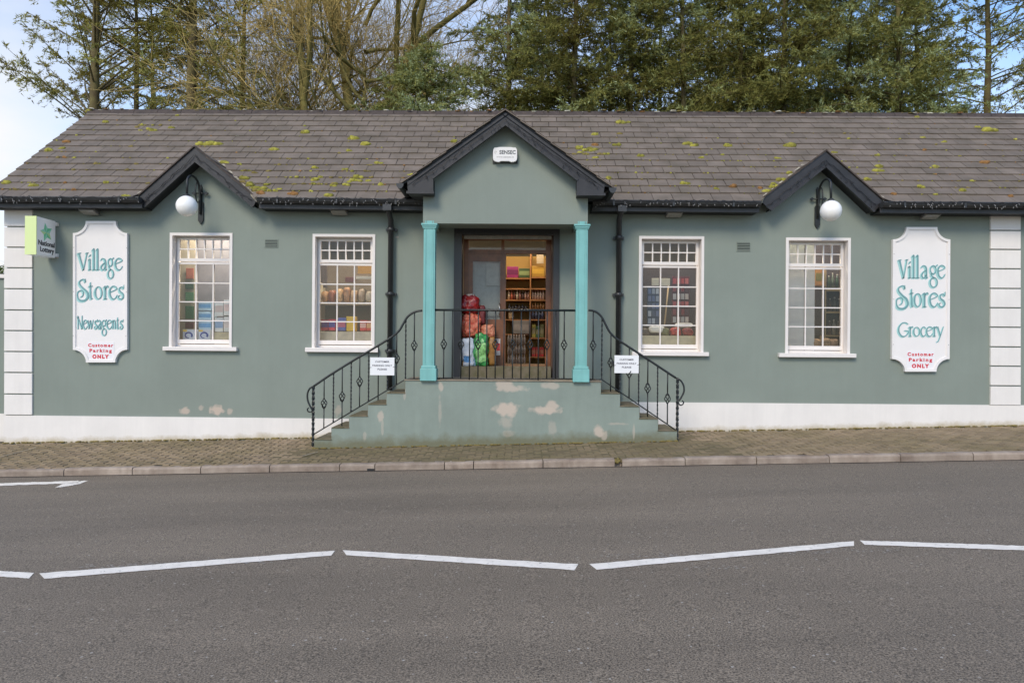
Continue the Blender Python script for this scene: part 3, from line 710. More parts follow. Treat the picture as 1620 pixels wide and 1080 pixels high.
for Mx, x, r_ in full[:298]:
    o = link('slate', sme, roof); o.matrix_local = Matrix.Translation(-org) @ Mx
for Mx, x, r_ in full[298:]:
    rest_mb.add([Mx @ Vector(v) for v in slate_vs()], SF)
o = rest_mb.build('slate', SLATE, roof); o['kind'] = 'stuff'
# ridge tiles
x = VX-.02; k = 0
while x < XR:
    w_ = 0.45; mb = MB(); dz = rnd.uniform(-.004, .004); ry_ = .13
    prof = [(-ry_, -.085), (-ry_*.55, .0), (0, .035), (ry_*.55, .0), (ry_, -.085)]
    vs = [(xx, RY+a, RZ+b+dz+.012) for xx in (x+.004, x+w_-.004) for a, b in prof]+[(xx, RY+a, RZ+b+dz-.004) for xx in (x+.004, x+w_-.004) for a, b in prof]
    fs = [(i, 5+i, 6+i, 1+i) for i in range(4)]+[(0, 1, 11, 10), (1, 2, 12, 11), (2, 3, 13, 12), (3, 4, 14, 13), (5, 15, 16, 6), (6, 16, 17, 7), (7, 17, 18, 8), (8, 18, 19, 9), (0, 10, 15, 5), (4, 9, 19, 14)]
    mb.add(vs, fs).build('ridge_tile', RIDGE, roof); x += w_; k += 1
# verge board at the left end
MB().add([rp(VX-.02, -.02, -.16), rp(VX+.03, -.02, -.16), rp(VX+.03, -.02, .0), rp(VX-.02, -.02, .0), rp(VX-.02, SL, -.16), rp(VX+.03, SL, -.16), rp(VX+.03, SL, .0), rp(VX-.02, SL, .0)], [(0, 1, 2, 3), (4, 7, 6, 5), (0, 3, 7, 4), (1, 5, 6, 2), (0, 4, 5, 1), (3, 2, 6, 7)]).build('verge_board', BLACK, roof)

# gablet roofs: two slopes running back to meet the main roof, with slates and pale mortar at the valley
def gablet_roof(g, y_front, name):
    org_ = None; mb = MB(); sl_ = MB(); vl = MB()
    for side in (-1, 1):
        ex, ez = (g['lx'], g['lz']) if side < 0 else (g['rx'], g['rz'])
        A = Vector((g['ax'], y_front, g['az'])); E = Vector((ex, y_front, ez)); d = E-A; n = d.cross(Vector((0, 1, 0))).normalized()
        if n.z < 0: n = -n
        Bk = Vector((g['ax'], main_y(g['az'])+.02, g['az'])); Ek = Vector((ex, max(main_y(ez), y_front), ez))
        mb.add([A-n*.02, E-n*.02, Ek-n*.02, Bk-n*.02], [(0, 1, 2, 3)])
        mb.add([A-n*.07, E-n*.07, Ek-n*.07, Bk-n*.07], [(0, 1, 2, 3)])
        Ls = d.length; dd = d/Ls; rows = max(3, int(Ls/.24)); ex_ = Ls/rows
        for r_ in range(rows):
            s0 = r_*ex_
            yb = main_y((A+dd*s0).z)
            y = y_front-.02-(.15 if r_ % 2 else 0)
            while y < yb-.04:
                y0_, y1_ = max(y+.002, y_front-.025), min(y+.298, yb+.0)
                if y1_-y0_ > .02:
                    t0 = n*(.006); a_, b_ = A+dd*s0, A+dd*(s0+ex_+.01)
                    q = [Vector((a_.x, y0_, a_.z))+n*.004, Vector((b_.x, y0_, b_.z))+n*.018, Vector((b_.x, y1_, b_.z))+n*.018, Vector((a_.x, y1_, a_.z))+n*.004]
                    lo_ = [p-n*.010 for p in q]
                    sl_.add(q+lo_, [(0, 1, 2, 3), (7, 6, 5, 4), (0, 4, 5, 1), (1, 5, 6, 2), (2, 6, 7, 3), (3, 7, 4, 0)])
                y += .30
        # mortar fillet along the valley
        for k in range(14):
            t0, t1 = k/14, (k+1)/14; pts = []
            for t in (t0, t1):
                q = A+d*t; yv = max(main_y(q.z), y_front-.01); pts.append(Vector((q.x, yv, q.z)))
            o_ = Vector((side*.035, -.0, .0)); h_ = Vector((0, -.02, .010+rnd.uniform(0, .014)))
            vl.add([pts[0]+h_-o_*.5, pts[1]+h_-o_*.5, pts[1]+h_+o_, pts[0]+h_+o_, pts[0]-o_*.5-Vector((0, 0, .05)), pts[1]-o_*.5-Vector((0, 0, .05)), pts[1]+o_-Vector((0, 0, .05)), pts[0]+o_-Vector((0, 0, .05))], [(0, 1, 2, 3), (0, 4, 5, 1), (2, 6, 7, 3), (0, 3, 7, 4), (1, 5, 6, 2)])
    return mb, sl_, vl
def bargeboards(parent, top_ap, top_l, top_r, in_ap, in_l, in_r, Yb, th=.028, mould=.03):
    """two raking boards with a raised moulding at their lower edge"""
    for s in (0, 1):
        te, ie = (top_l, in_l) if s == 0 else (top_r, in_r)
        a, b, c, d = PXZ(*top_ap, Yb), PXZ(*te, Yb), PXZ(*ie, Yb), PXZ(*in_ap, Yb)
        MB().prism([a, b, c, d], Yb, Yb+th).build('bargeboard', BLACK, parent)
        dx, dz = c[0]-d[0], c[1]-d[1]; q = math.hypot(dx, dz); nx, nz_ = (-dz/q, dx/q)
        if nz_ < 0: nx, nz_ = -nx, -nz_
        for (o0, o1, pr) in ((0.0, .022, .022), (.022, .040, .012)):
            MB().prism([(d[0]+nx*o0, d[1]+nz_*o0+0), (c[0]+nx*o0, c[1]+nz_*o0), (c[0]+nx*o1, c[1]+nz_*o1), (d[0]+nx*o1, d[1]+nz_*o1)], Yb-pr, Yb-.0005).build('moulding', BLACK, parent)
        # slate edge / capping above the board
        dx, dz = b[0]-a[0], b[1]-a[1]; q = math.hypot(dx, dz); nx, nz_ = (-dz/q, dx/q)
        if nz_ < 0: nx, nz_ = -nx, -nz_
        MB().prism([(a[0], a[1]+.004), (b[0]+dx/q*.03, b[1]+dz/q*.03+.004), (b[0]+nx*.022+dx/q*.03, b[1]+nz_*.022+dz/q*.03), (a[0], a[1]+.026)], Yb-.025, Yb+.12).build('verge_slate', RIDGE, parent)
for g, gd in ((g1, G1), (g2, G2)):
    gb = MB(); mb, sl_, vl = gablet_roof(g, 11.15, 'x')
    part = mb.build('gablet', DECK, bld)
    o = sl_.build('slate', SLATE, part); o['kind'] = 'stuff'
    vl.build('valley_mortar', LEAD, part)
    Yb = 11.135
    bargeboards(part, gd['oap'], (gd['oe'][0], gd['oe'][1]), (gd['oe2'][0], gd['oe2'][1]), gd['iap'], gd['il'], gd['ir'], Yb)
    # black soffit between board and wall, following the inner slopes
    a, b, c = PXZ(*gd['iap'], Yb+.03), PXZ(*gd['il'], Yb+.03), PXZ(*gd['ir'], Yb+.03)
    sb = MB()
    for e in (b, c):
        sb.add([(a[0], Yb+.028, a[1]+.02), (e[0], Yb+.028, e[1]+.02), (e[0], WY-.001, e[1]+.02), (a[0], WY-.001, a[1]+.02), (a[0], Yb+.028, a[1]+.04), (e[0], Yb+.028, e[1]+.04), (e[0], WY-.001, e[1]+.04), (a[0], WY-.001, a[1]+.04)], [(0, 1, 2, 3), (4, 7, 6, 5), (0, 4, 5, 1), (3, 2, 6, 7)])
    sb.build('soffit', SOFF, part)

# gutters, fascia, soffit
def gutter_run(pxa, pxb, ya, yb):
    """ya, yb: photo y of the gutter's top edge at both ends"""
    GYf = 10.98
    a, b = P(pxa, ya, GYf), P(pxb, yb, GYf); x0, x1, z0, z1 = a.x, b.x, a.z, b.z
    n = max(2, int((x1-x0)/1.0)); vs = []; fs = []
    prof = [(GYf, 0), (GYf-.006, -.012), (GYf+.004, -.05), (GYf+.035, -.08), (GYf+.075, -.085), (GYf+.105, -.06), (GYf+.112, 0)]
    m = len(prof)
    for k in range(n+1):
        x = x0+(x1-x0)*k/n; z = z0+(z1-z0)*k/n
        for (y, dz) in prof: vs.append((x, y, z+dz))
    for k in range(n):
        for j in range(m-1): o = k*m; fs.append((o+j, o+j+1, o+m+j+1, o+m+j))
    fs.append(tuple(range(m))); fs.append(tuple(n*m+j for j in reversed(range(m))))
    gt = MB().add(vs, fs, smooth=False).build('gutter', PVC, bld)
    k = x0+.3
    while k < x1-.1:
        zz = z0+(z1-z0)*(k-x0)/(x1-x0); MB().box(k, k+.03, GYf-.012, GYf+.03, zz-.088, zz+.006).build('bracket', PVC, gt); k += .9
    fb = MB(); f0, f1 = P(pxa, ya+12.5, 11.09), P(pxb, yb+12.5, 11.09); e0, e1 = P(pxa, ya+18, 11.09), P(pxb, yb+18, 11.09)
    fb.prism([(x0, e0.z), (x1, e1.z), (x1, f1.z+.09), (x0, f0.z+.09)], 11.09, 11.12).build('fascia', BLACK, bld)
    MB().add([(x0, 11.12, e0.z+.01), (x1, 11.12, e1.z+.01), (x1, WY-.001, e1.z+.01), (x0, WY-.001, e0.z+.01), (x0, 11.12, e0.z+.03), (x1, 11.12, e1.z+.03), (x1, WY-.001, e1.z+.03), (x0, WY-.001, e0.z+.03)], [(0, 1, 2, 3), (4, 7, 6, 5), (0, 4, 5, 1), (3, 2, 6, 7), (0, 3, 7, 4), (1, 5, 6, 2)]).build('soffit', SOFF, bld)
    return x0, x1, z0, z1
GR = [gutter_run(-30, 219, 310.0, 311), gutter_run(406, 668, 311.5, 314.5), gutter_run(938, 1205, 315.5, 318), gutter_run(1398, 2140, 318.5, 323.8)]

# ------------------------------------------------------------------ porch
bx0, bx1, bz0, bz1 = rect(669.3, 930, 352.3, 300, FY)
bz0 = P(800, 354, FY).z
pa = PXZ(799.7, 196, FY)
pl = PXZ(669.3, 296, FY); pr = PXZ(930, 298, FY)
porch = MB().prism([(bx0, bz0), (bx1, bz0), (bx1, pr[1]), (pa[0], pa[1]), (bx0, pl[1])], FY, FY+.16).build('porch', GREEN, bld)
MB().box(bx0, bx0+.16, FY+.16, WY-.001, bz0, pl[1]).build('side_beam', GREEN, porch)
MB().box(bx1-.16, bx1, FY+.16, WY-.001, bz0, pl[1]).build('side_beam', GREEN, porch)
MB().box(bx0+.16, bx1-.16, FY+.16, WY-.001, bz0+.06, bz0+.10).build('porch_ceiling', GREEN, porch)
mb, sl_, vl = gablet_roof(gp, PGY-.02, 'porch'); rf = mb.build('porch_roof', DECK, porch); o = sl_.build('slate', SLATE, porch); o['kind'] = 'stuff'
bargeboards(porch, (799.5, 174.5), (637, 290), (967.5, 297), (799.7, 199), (685, 283.5), (913, 286.5), PGY)
# boxed ends of the boards
for (q, r_) in ((((644.5, 286), (685.5, 283.5), (685.5, 307), (645.5, 306.5)), 1), (((912.5, 286), (956.5, 292), (954.5, 310), (912.5, 309)), 1)):
    pts = [PXZ(*p, PGY) for p in q]; MB().prism(pts, PGY-.012, FY-.001).build('box_end', BLACK, porch)
    z_, x_ = min(p[1] for p in pts), [p[0] for p in pts]
    MB().box(min(x_)-.01, max(x_)+.01, PGY-.03, PGY-.0125, z_, z_+.035).build('moulding', BLACK, porch)
# side gutters of the porch
for s, (gx_, gy_) in ((-1, (633, 294)), (1, (969, 301))):
    p = P(gx_, gy_, PGY); mb = MB(); n = 7
    vs = []; fs = []
    for y in (PGY-.03, 11.0):
        for k in range(n): a = math.pi*k/(n-1); vs.append((p.x+.055*math.cos(a), y, p.z+.03-.075*math.sin(a)))
    for k in range(n-1): fs.append((k, k+1, n+k+1, n+k))
    fs.append(tuple(range(n)));
    mb.add(vs, fs).build('gutter', PVC, porch)
    # sloping soffit board underneath running back
    q0 = P(645 if s < 0 else 956, 303, PGY); 
    MB().add([(q0.x, PGY+.02, q0.z), (q0.x-s*.25, PGY+.02, q0.z-.02), (q0.x-s*.25, 11.06, q0.z-.02), (q0.x, 11.06, q0.z), (q0.x+s*.08, PGY+.02, p.z), (q0.x+s*.08, 11.06, p.z)], [(0, 1, 2, 3), (0, 3, 5, 4)]).build('soffit', SOFF, porch)
# columns
for (c0, c1, b0, b1, s0, s1, cy0, cy1, by0, by1) in ((667.4, 689.6, 665.3, 689, 669.6, 687.6, 352.5, 361.5, 579.5, 604), (909.4, 931.8, 907.2, 930.8, 911, 929.3, 353.3, 362.5, 580.5, 605)):
    yf = FY-.03
    x0, x1, zl, zh = rect(s0, s1, by0, cy0, yf); D = x1-x0
    c = MB().box(x0, x1, yf, yf+D, P(s0, by0, yf).z, bz0-.004).build('column', TURQ, porch)
    for k in (0.12, 0.80):
        MB().box(x0+D*k, x0+D*(k+.08), yf-.008, yf-.0005, zl+.03, zh-.14).build('column_bead', TURQ, c)
    MB().box(x0+D*.26, x0+D*.74, yf-.004, yf-.0005, zl+.03, zh-.14).build('column_panel', TURQ, c)
    zc0, zc1 = P(c0, cy1, yf).z, bz0-.006
    for (e, u0, u1) in ((.014, 0, .25), (.022, .25, .6), (.034, .6, 1)):
        MB().box(x0-e, x1+e, yf-e, yf+D+e, zc0+(zc1-zc0)*u0+.0005, zc0+(zc1-zc0)*u1).build('capital', TURQ, c, bevel=.004)
    zb0, zb1 = LANDZ, P(c0, by0, yf).z; 
    MB().box(x0-.036, x1+.036, yf-.034, yf+D+.034, zb0-.0, zb1-.03).build('column_base', TURQ, c, bevel=.006)
    MB().box(x0-.022, x1+.022, yf-.022, yf+D+.022, zb1-.0295, zb1+.012).build('column_base', TURQ, c, bevel=.006)

# downpipes
def pipe(px_top, py_top, px, py_bend, px_b, py_b, collars, hop):
    Yp = WY-.09; mb = MB()
    a = P(px_top, py_top, 11.04); b = P(px_top, py_top+7, 11.04); c = P(px, py_bend, Yp); d = P(px_b, py_b, Yp); d.x = c.x
    mb.tube([a, b, c, d], .043, 10); o = mb.build('downpipe', PVC, bld)
    h = P(*hop, 11.02); MB().box(h.x-.065, h.x+.065, 10.97, 11.09, h.z-.07, h.z+.02).build('hopper', PVC, o)
    for cy in collars:
        q = P(px, cy, Yp).z; MB().lathe((c.x, Yp, q-.03), [(.058, 0), (.058, .06)], 10).build('pipe_collar', PVC, o)
        MB().box(c.x-.085, c.x+.085, Yp+.03, WY-.0005, q-.02, q+.02).build('pipe_bracket', PVC, o)
pipe(613.5, 322, 618.5, 349, 618.5, 617, (363, 465, 555), (613, 326))
pipe(983.5, 325, 979.5, 348, 978, 625, (376, 466, 574), (984, 328))

# ------------------------------------------------------------------ doorway
x0, x1, z0, z1 = rect(718, 884.5, 358, 600, WY)
MB().box(x0, P(734, 480, WY).x-.04, WY-.02, WY+.10, LANDZ+.001, z1).build('shutter_guide', DARKFR, bld)
MB().box(P(870, 480, WY).x+.05, x1, WY-.02, WY+.10, LANDZ+.001, z1).build('shutter_guide', DARKFR, bld)
gl_, gr_ = P(734, 480, WY).x-.04, P(870, 480, WY).x+.05
sb_ = MB().box(gl_, gr_, WY-.02, WY+.20, P(800, 372, WY).z, z1).build('shutter_box', DARKFR, bld)
MB().box(gl_+.03, gr_-.03, WY+.02, WY+.05, P(800, 378, WY).z, P(800, 372.5, WY).z).build('shutter_slat', mat('shutter_metal', (0.20, 0.17, 0.14), .4, .2, 20, metal=.3), sb_)
# threshold step and reveals
DY = WY+.42
th = MB().box(x0+.12, x1-.12, WY-.01, DY+.1, LANDZ-.02, THZ).build('threshold', CONC, bld)
MB().box(x0+.06, x0+.11, WY+.10, DY, LANDZ, z1).build('reveal', mat('brown_reveal', (.10, .055, .035), .5), bld)
MB().box(x1-.11, x1-.06, WY+.10, DY, LANDZ, z1).build('reveal', mat('brown_reveal', (.10, .055, .035), .5), bld)
def dpx(px, py): return PXZ(px, py, DY)
fx0, fx1 = dpx(738, 480)[0], dpx(867, 480)[0]; fz0, fz1 = THZ, dpx(800, 380)[1]
tz = dpx(800, 398)[1]; mx0, mx1 = dpx(792.5, 480)[0], dpx(802, 480)[0]
df = MB().plate([(fx0-.05, fz0), (fx1+.05, fz0), (fx1+.05, fz1+.1), (fx0-.05, fz1+.1)], [[(fx0+.03, fz0+.03), (mx0+.03, fz0+.03), (mx0+.03, tz-.03), (fx0+.03, tz-.03)], [(mx1-.02, fz0+.01), (fx1-.04, fz0+.01), (fx1-.04, tz-.03), (mx1-.02, tz-.03)], [(fx0+.03, tz+.03), (mx0, tz+.03), (mx0, fz1), (fx0+.03, fz1)], [(mx0+.05, tz+.03), (fx1-.04, tz+.03), (fx1-.04, fz1), (mx0+.05, fz1)]], DY, DY+.07).build('door_frame', WOOD, bld)
for (a, b) in ((fx0+.03, mx0), (mx0+.05, fx1-.04)):
    MB().add([(a, DY+.03, tz+.03), (b, DY+.03, tz+.03), (b, DY+.03, fz1), (a, DY+.03, fz1)], [(0, 1, 2, 3)]).build('pane', GLASS, df)
gx0, gx1 = dpx(747.5, 480)[0], dpx(791, 480)[0]; gz1 = dpx(770, 413)[1]; gz0 = dpx(770, 505)[1]; kz0 = dpx(770, 572)[1]
dl = MB().plate([(fx0+.031, fz0+.031), (mx0+.029, fz0+.031), (mx0+.029, tz-.031), (fx0+.031, tz-.031)], [[(gx0, gz0), (gx1, gz0), (gx1, gz1), (gx0, gz1)]], DY+.01, DY+.05).build('door_leaf', WOOD, df)
MB().add([(gx0-.01, DY+.03, gz0-.01), (gx1+.01, DY+.03, gz0-.01), (gx1+.01, DY+.03, gz1+.01), (gx0-.01, DY+.03, gz1+.01)], [(0, 1, 2, 3)]).build('door_glass', GLASS, dl)
MB().tube([(mx0-.02, DY-.0, dpx(790, 500)[1]), (mx0-.02, DY-.05, dpx(790, 500)[1]), (mx0-.02, DY-.05, dpx(790, 480)[1]), (mx0-.02, DY, dpx(790, 480)[1])], .009, 6).build('door_handle', mat('steel', (.5, .5, .48), .3, metal=1), dl)
# light fittings inside
TUBE = mat('lit_tube', (1.0, .86, .62), .5, emit=9.0)
def strip(x, y, ln, e, w_):
    t = thing('ceiling_light', (x, y, ICZ-.12), 'slim lit fluorescent strip light on the shop ceiling '+w_, 'ceiling light', 'fluorescent strips inside the shop')
    MB().box(x-ln/2, x+ln/2, y-.05, y+.05, ICZ-.05, ICZ-.001).build('housing', CREAM, t)
    MB().tube([(x-ln/2+.03, y, ICZ-.07), (x+ln/2-.03, y, ICZ-.07)], .02, 8).build('tube', TUBE, t)
    ld = bpy.data.lights.new('strip_glow', 'AREA'); ld.shape = 'RECTANGLE'; ld.size = ln; ld.size_y = .12; ld.energy = e; ld.color = (1, .88, .72) if 'window' in w_ else (1, .82, .58)
    lo_ = bpy.data.objects.new('strip_glow', ld); COL.objects.link(lo_); lo_.parent = t; lo_.location = (0, 0, .02)
for x, e_, n_ in ((-4.9, 23, 'leftmost window'), (-2.6, 16, 'window left of the door'), (2.5, 14, 'window right of the door'), (4.8, 24, 'rightmost window')): strip(x, 12.0, 1.3, e_, 'added out of view behind the '+n_)  # unseen strips added to brighten the window displays
strip(-.1, 13.05, 1.2, 18, 'inside the doorway')

# ------------------------------------------------------------------ steps
steps = thing('entrance_steps', (P(785, 700, FY).x, FY, zpave(-.2, FY)), 'grey green painted steps rising from both sides to the shop door', 'steps')
LX = [(641, 604), (611.5, 622), (582, 640), (552.5, 658.5), (524.4, 677), (497, 695.5)]
RXs = [(950.7, 604.5), (981, 623), (1011.6, 643.5), (1041, 663), (1071, 682)]
lft = [PXZ(x, y, FY) for x, y in LX]; rgt = [PXZ(x, y, FY) for x, y in RXs]
zs = [p[1] for p in lft]; lft[0] = (lft[0][0], LANDZ); rgt[0] = (rgt[0][0], LANDZ)
poly = [(lft[-1][0], -.4), (rgt[-1][0], -.4)]
for i in range(len(rgt)-1, 0, -1): poly += [(rgt[i][0], rgt[i][1]), (rgt[i-1][0], rgt[i][1])]
poly += [(rgt[0][0], LANDZ), (lft[0][0], LANDZ)]
for i in range(1, len(lft)): poly += [(lft[i-1][0], lft[i][1]), (lft[i][0], lft[i][1])]
blk = MB().prism(poly, FY, WY-.02).build('step_block', [GREEN2], steps)
SB = []
for (px, py, rx_, rz_, st) in [(801, 648, 20, 11, 1), (800, 668, 12, 9, .45), (862, 650, 22, 7, 1), (872, 643, 10, 10, .9), (808, 614, 22, 6, .8), (796, 608, 14, 6, .8), (872, 610, 16, 5, .6), (948, 683, 10, 9, .9), (956, 689, 5, 9, .6), (697, 611, 4, 7, .7), (696, 650, 3, 22, .35), (602, 658, 5, 8, .7), (605, 676, 2, 14, .4), (577, 689, 3, 6, .4), (874, 678, 7, 14, .35), (975, 670, 16, 2.5, .4), (1003, 683, 2, 11, .5), (640, 625, 2, 10, .4), (803, 686, 10, 5, .3)]:
    x, z = PXZ(px, py, FY); SB.append((x-ORIG[steps].x, z-ORIG[steps].z, rx_/122, rz_/122, st*.9))
add_blobs(GREEN2, SB, (0.52, 0.43, 0.35), soft=.28, dist=.6, nscale=8)
# treads: concrete slabs on each step and the landing
for i in range(1, len(lft)):
    MB().box(lft[i][0]+.004, lft[i-1][0]+.004, FY-.012, WY-.022, lft[i][1]+.0005, lft[i][1]+.014).build('tread', CONC, steps, bevel=.004)
    zz1 = LANDZ if i == 1 else lft[i-1][1]
    MB().box(lft[i-1][0]-.008, lft[i-1][0]-.0005, FY+.02, WY-.022, lft[i][1]+.015, zz1-.001).build('riser', CONC, steps)
for i in range(1, len(rgt)):
    MB().box(rgt[i-1][0]-.004, rgt[i][0]-.004, FY-.012, WY-.022, rgt[i][1]+.0005, rgt[i][1]+.014).build('tread', CONC, steps, bevel=.004)
    MB().box(rgt[i-1][0]+.0005, rgt[i-1][0]+.008, FY+.02, WY-.022, rgt[i][1]+.015, (LANDZ if i == 1 else rgt[i-1][1])-.001).build('riser', CONC, steps)
MB().box(lft[0][0]-.01, rgt[0][0]+.01, FY-.014, WY-.022, LANDZ+.0005, LANDZ+.016).build('landing_slab', mat('landing_concrete', (.27, .22, .16), .85, .3, 5, .3, 50), steps, bevel=.004)

# ------------------------------------------------------------------ railings
RLY = FY+.035
def pt(px, py, Y=RLY): return P(px, py, Y)
def smooth(pts, n=4):
    out_ = []
    P4 = [pts[0]]+list(pts)+[pts[-1]]
    for i in range(1, len(P4)-2):
        a, b, c, d = P4[i-1:i+3]
        for k in range(n):
            t = k/n; out_.append(0.5*((2*b)+(c-a)*t+(2*a-5*b+4*c-d)*t*t+(3*b-a-3*c+d)*t**3))
    out_.append(pts[-1]); return out_
def interp(poly_px, x):
    for a, b in zip(poly_px, poly_px[1:]):
        if min(a[0], b[0]) <= x <= max(a[0], b[0]): return a[1]+(b[1]-a[1])*(x-a[0])/((b[0]-a[0]) or 1)
    return poly_px[-1][1]
def basket(mb, c, h=.15, r=.042):
    for k in range(4):
        pts = []
        for i in range(9):
            t = i/8; a = k*math.pi/2+t*math.pi*1.0; rr = r*math.sin(math.pi*t)**.8 if 0 < t < 1 else 0
            pts.append(c+Vector((rr*math.cos(a), rr*math.sin(a), (t-.5)*h)))
        mb.tube(pts, .0075, 5)
    for s in (-1, 1): mb.sphere(c+Vector((0, 0, s*h*.5)), .013, 6, 5)
def baluster(parent, x_px, yt, yb, kind):
    a, b = pt(x_px, yt), pt(x_px, yb); b.x = a.x; mb = MB(); m = (a+b)/2
    if kind == 'B':
        mb.tube([a, m+Vector((0, 0, .075))], .0095, 6); mb.tube([m-Vector((0, 0, .075)), b], .0095, 6); basket(mb, m)
    elif kind == 'T':
        n = 36; mb.tube([a+(b-a)*(i/n) for i in range(n+1)], [.0105+.002*(i % 2) for i in range(n+1)], 4, twist=.55, smooth=False)
    else: mb.tube([a, b], .0095, 6)
    mb.build('baluster', IRON, parent)
# left flight
HL = [(496.7, 610.5), (520, 594.5), (560, 569.5), (600, 545.5), (618, 534), (631, 523.5), (638, 512), (644, 502), (652, 495.5), (660, 492.3), (668, 491.2)]
rl = thing('handrail', tuple(pt(497, 703)), 'black wrought iron railing with basket balusters on the steps left of the door', 'railing', 'wrought iron railings at the shop entrance')
MB().tube(smooth([pt(*q) for q in HL]), .0165, 8).build('top_rail', IRON, rl)
BL = [(496.7, 686.5), (642, 599.5), (667, 598.5)]
MB().tube([pt(*q) for q in BL], .009, 6).build('bottom_rail', IRON, rl)
a, b = pt(495.8, 611), pt(495, 706); b.x = a.x; n = 44
MB().tube([a+(b-a)*(i/n) for i in range(n+1)], [.020+.004*(i % 2) for i in range(n+1)], 4, twist=.42, smooth=False).build('newel_post', IRON, rl)
MB().tube(smooth([pt(*q) for q in [(496.7, 610.5), (490.5, 614), (486.8, 621), (486.5, 631), (489.5, 640), (494, 648)]]), .013, 6).build('scroll', IRON, rl)
MB().tube(smooth([pt(*q) for q in [(495.5, 640), (494.5, 648), (491.5, 651.5), (487.5, 650.5), (486.2, 647), (488.6, 645)]]), [.010]*21, 6).build('scroll', IRON, rl)
for i, x in enumerate([512.9, 527.8, 541.6, 555.8, 569.3, 583.6, 598.8, 613.3, 627.8, 642.2, 655.8]):
    baluster(rl, x, interp(HL, x), interp(BL, x) if x not in (541.6, 598.8) else interp(BL, x)+(14 if x == 541.6 else 8), ('P' if x == 598.8 else 'B') if i % 2 == 0 else 'T')
# right flight
HR = [(931, 490.6), (939, 491.7), (947, 496), (953, 503), (958, 513), (963, 522.5), (968, 529), (976, 536), (1000, 552), (1035, 575), (1069, 597.5)]
rr = thing('handrail', tuple(pt(1072, 695)), 'black wrought iron railing with basket balusters on the steps right of the door', 'railing', 'wrought iron railings at the shop entrance')
MB().tube(smooth([pt(*q) for q in HR]), .0165, 8).build('top_rail', IRON, rr)
BR = [(930, 600), (952, 600), (1069, 680)]
MB().tube([pt(*q) for q in BR], .009, 6).build('bottom_rail', IRON, rr)
a, b = pt(1072, 597.5), pt(1072, 698); b.x = a.x
MB().tube([a+(b-a)*(i/n) for i in range(n+1)], [.020+.004*(i % 2) for i in range(n+1)], 4, twist=.42, smooth=False).build('newel_post', IRON, rr)
MB().tube(smooth([pt(*q) for q in [(1069, 597.5), (1077, 602), (1081.5, 610), (1082, 619), (1078.5, 627), (1074, 634)]]), .013, 6).build('scroll', IRON, rr)
MB().tube(smooth([pt(*q) for q in [(1072.5, 628), (1073, 636), (1076, 640.5), (1080, 639.5), (1081.5, 636), (1079, 633.5)]]), .010, 6).build('scroll', IRON, rr)
for i, x in enumerate([938.7, 952.6, 966.6, 981, 995.8, 1010.8, 1025, 1040.6, 1056.3]):
    baluster(rr, x, interp(HR, x), interp(BR, x)+(9 if x in (966.6, 1025) else 0), 'B' if i % 2 == 0 else 'T')
# landing
HLn, BLn = [(686, 490.2), (912, 491)], [(686, 598.3), (912, 599.2)]
rc = thing('handrail', tuple(pt(800, 602)), 'black level wrought iron railing between the two turquoise columns before the door', 'railing', 'wrought iron railings at the shop entrance')
MB().tube([pt(*HLn[0]), pt(*HLn[1])], .0165, 8).build('top_rail', IRON, rc)
MB().tube([pt(*BLn[0]), pt(*BLn[1])], .009, 6).build('bottom_rail', IRON, rc)
for i in range(15):
    x = 702.5+13.6*i
    baluster(rc, x, interp(HLn, x), interp(BLn, x)+(4 if i in (3, 11) else 0), 'B' if i % 2 == 0 else 'P')
# notices tied to the railings
for (a, b, c, d, tilt, side) in ((585.6, 624, 565.3, 593.3, .02, 'left'), (972, 1010.5, 562, 590, .0, 'right')):
    x0, x1, z0, z1 = rect(a, b, c, d, RLY-.03)
    nb = thing('parking_notice', (x0, RLY-.03, z0), 'small white parking notice tied to the railing of the %s flight of steps' % side, 'notice', 'parking notices tied to the railings')
    MB().box(x0, x1, RLY-.034, RLY-.028, z0, z1).build('board', mat('notice_white', (.80, .80, .80), .4), nb)
    cx_ = (x0+x1)/2
    for s_, dz, wd in (('CUSTOMER', .062, .205), ('PARKING ONLY', .118, .285), ('PLEASE', .172, .135)):
        mb = MB(); put_text(mb, s_, .036, (cx_, RLY-.0355, z1-dz), bold=.0004, width=wd); mb.build('word', mat('notice_ink', (.10, .10, .13), .6), nb)
    mb = MB()
    mb.tube([(x0-.02, RLY-.037, (z0+z1)/2-.02), (x0+.02, RLY-.037, (z0+z1)/2-.015)], .003, 4); mb.tube([(x1-.022, RLY-.037, (z0+z1)/2-.01), (x1+.03, RLY-.03, (z0+z1)/2)], .003, 4)
    mb.build('cable_tie', WIRE, nb)

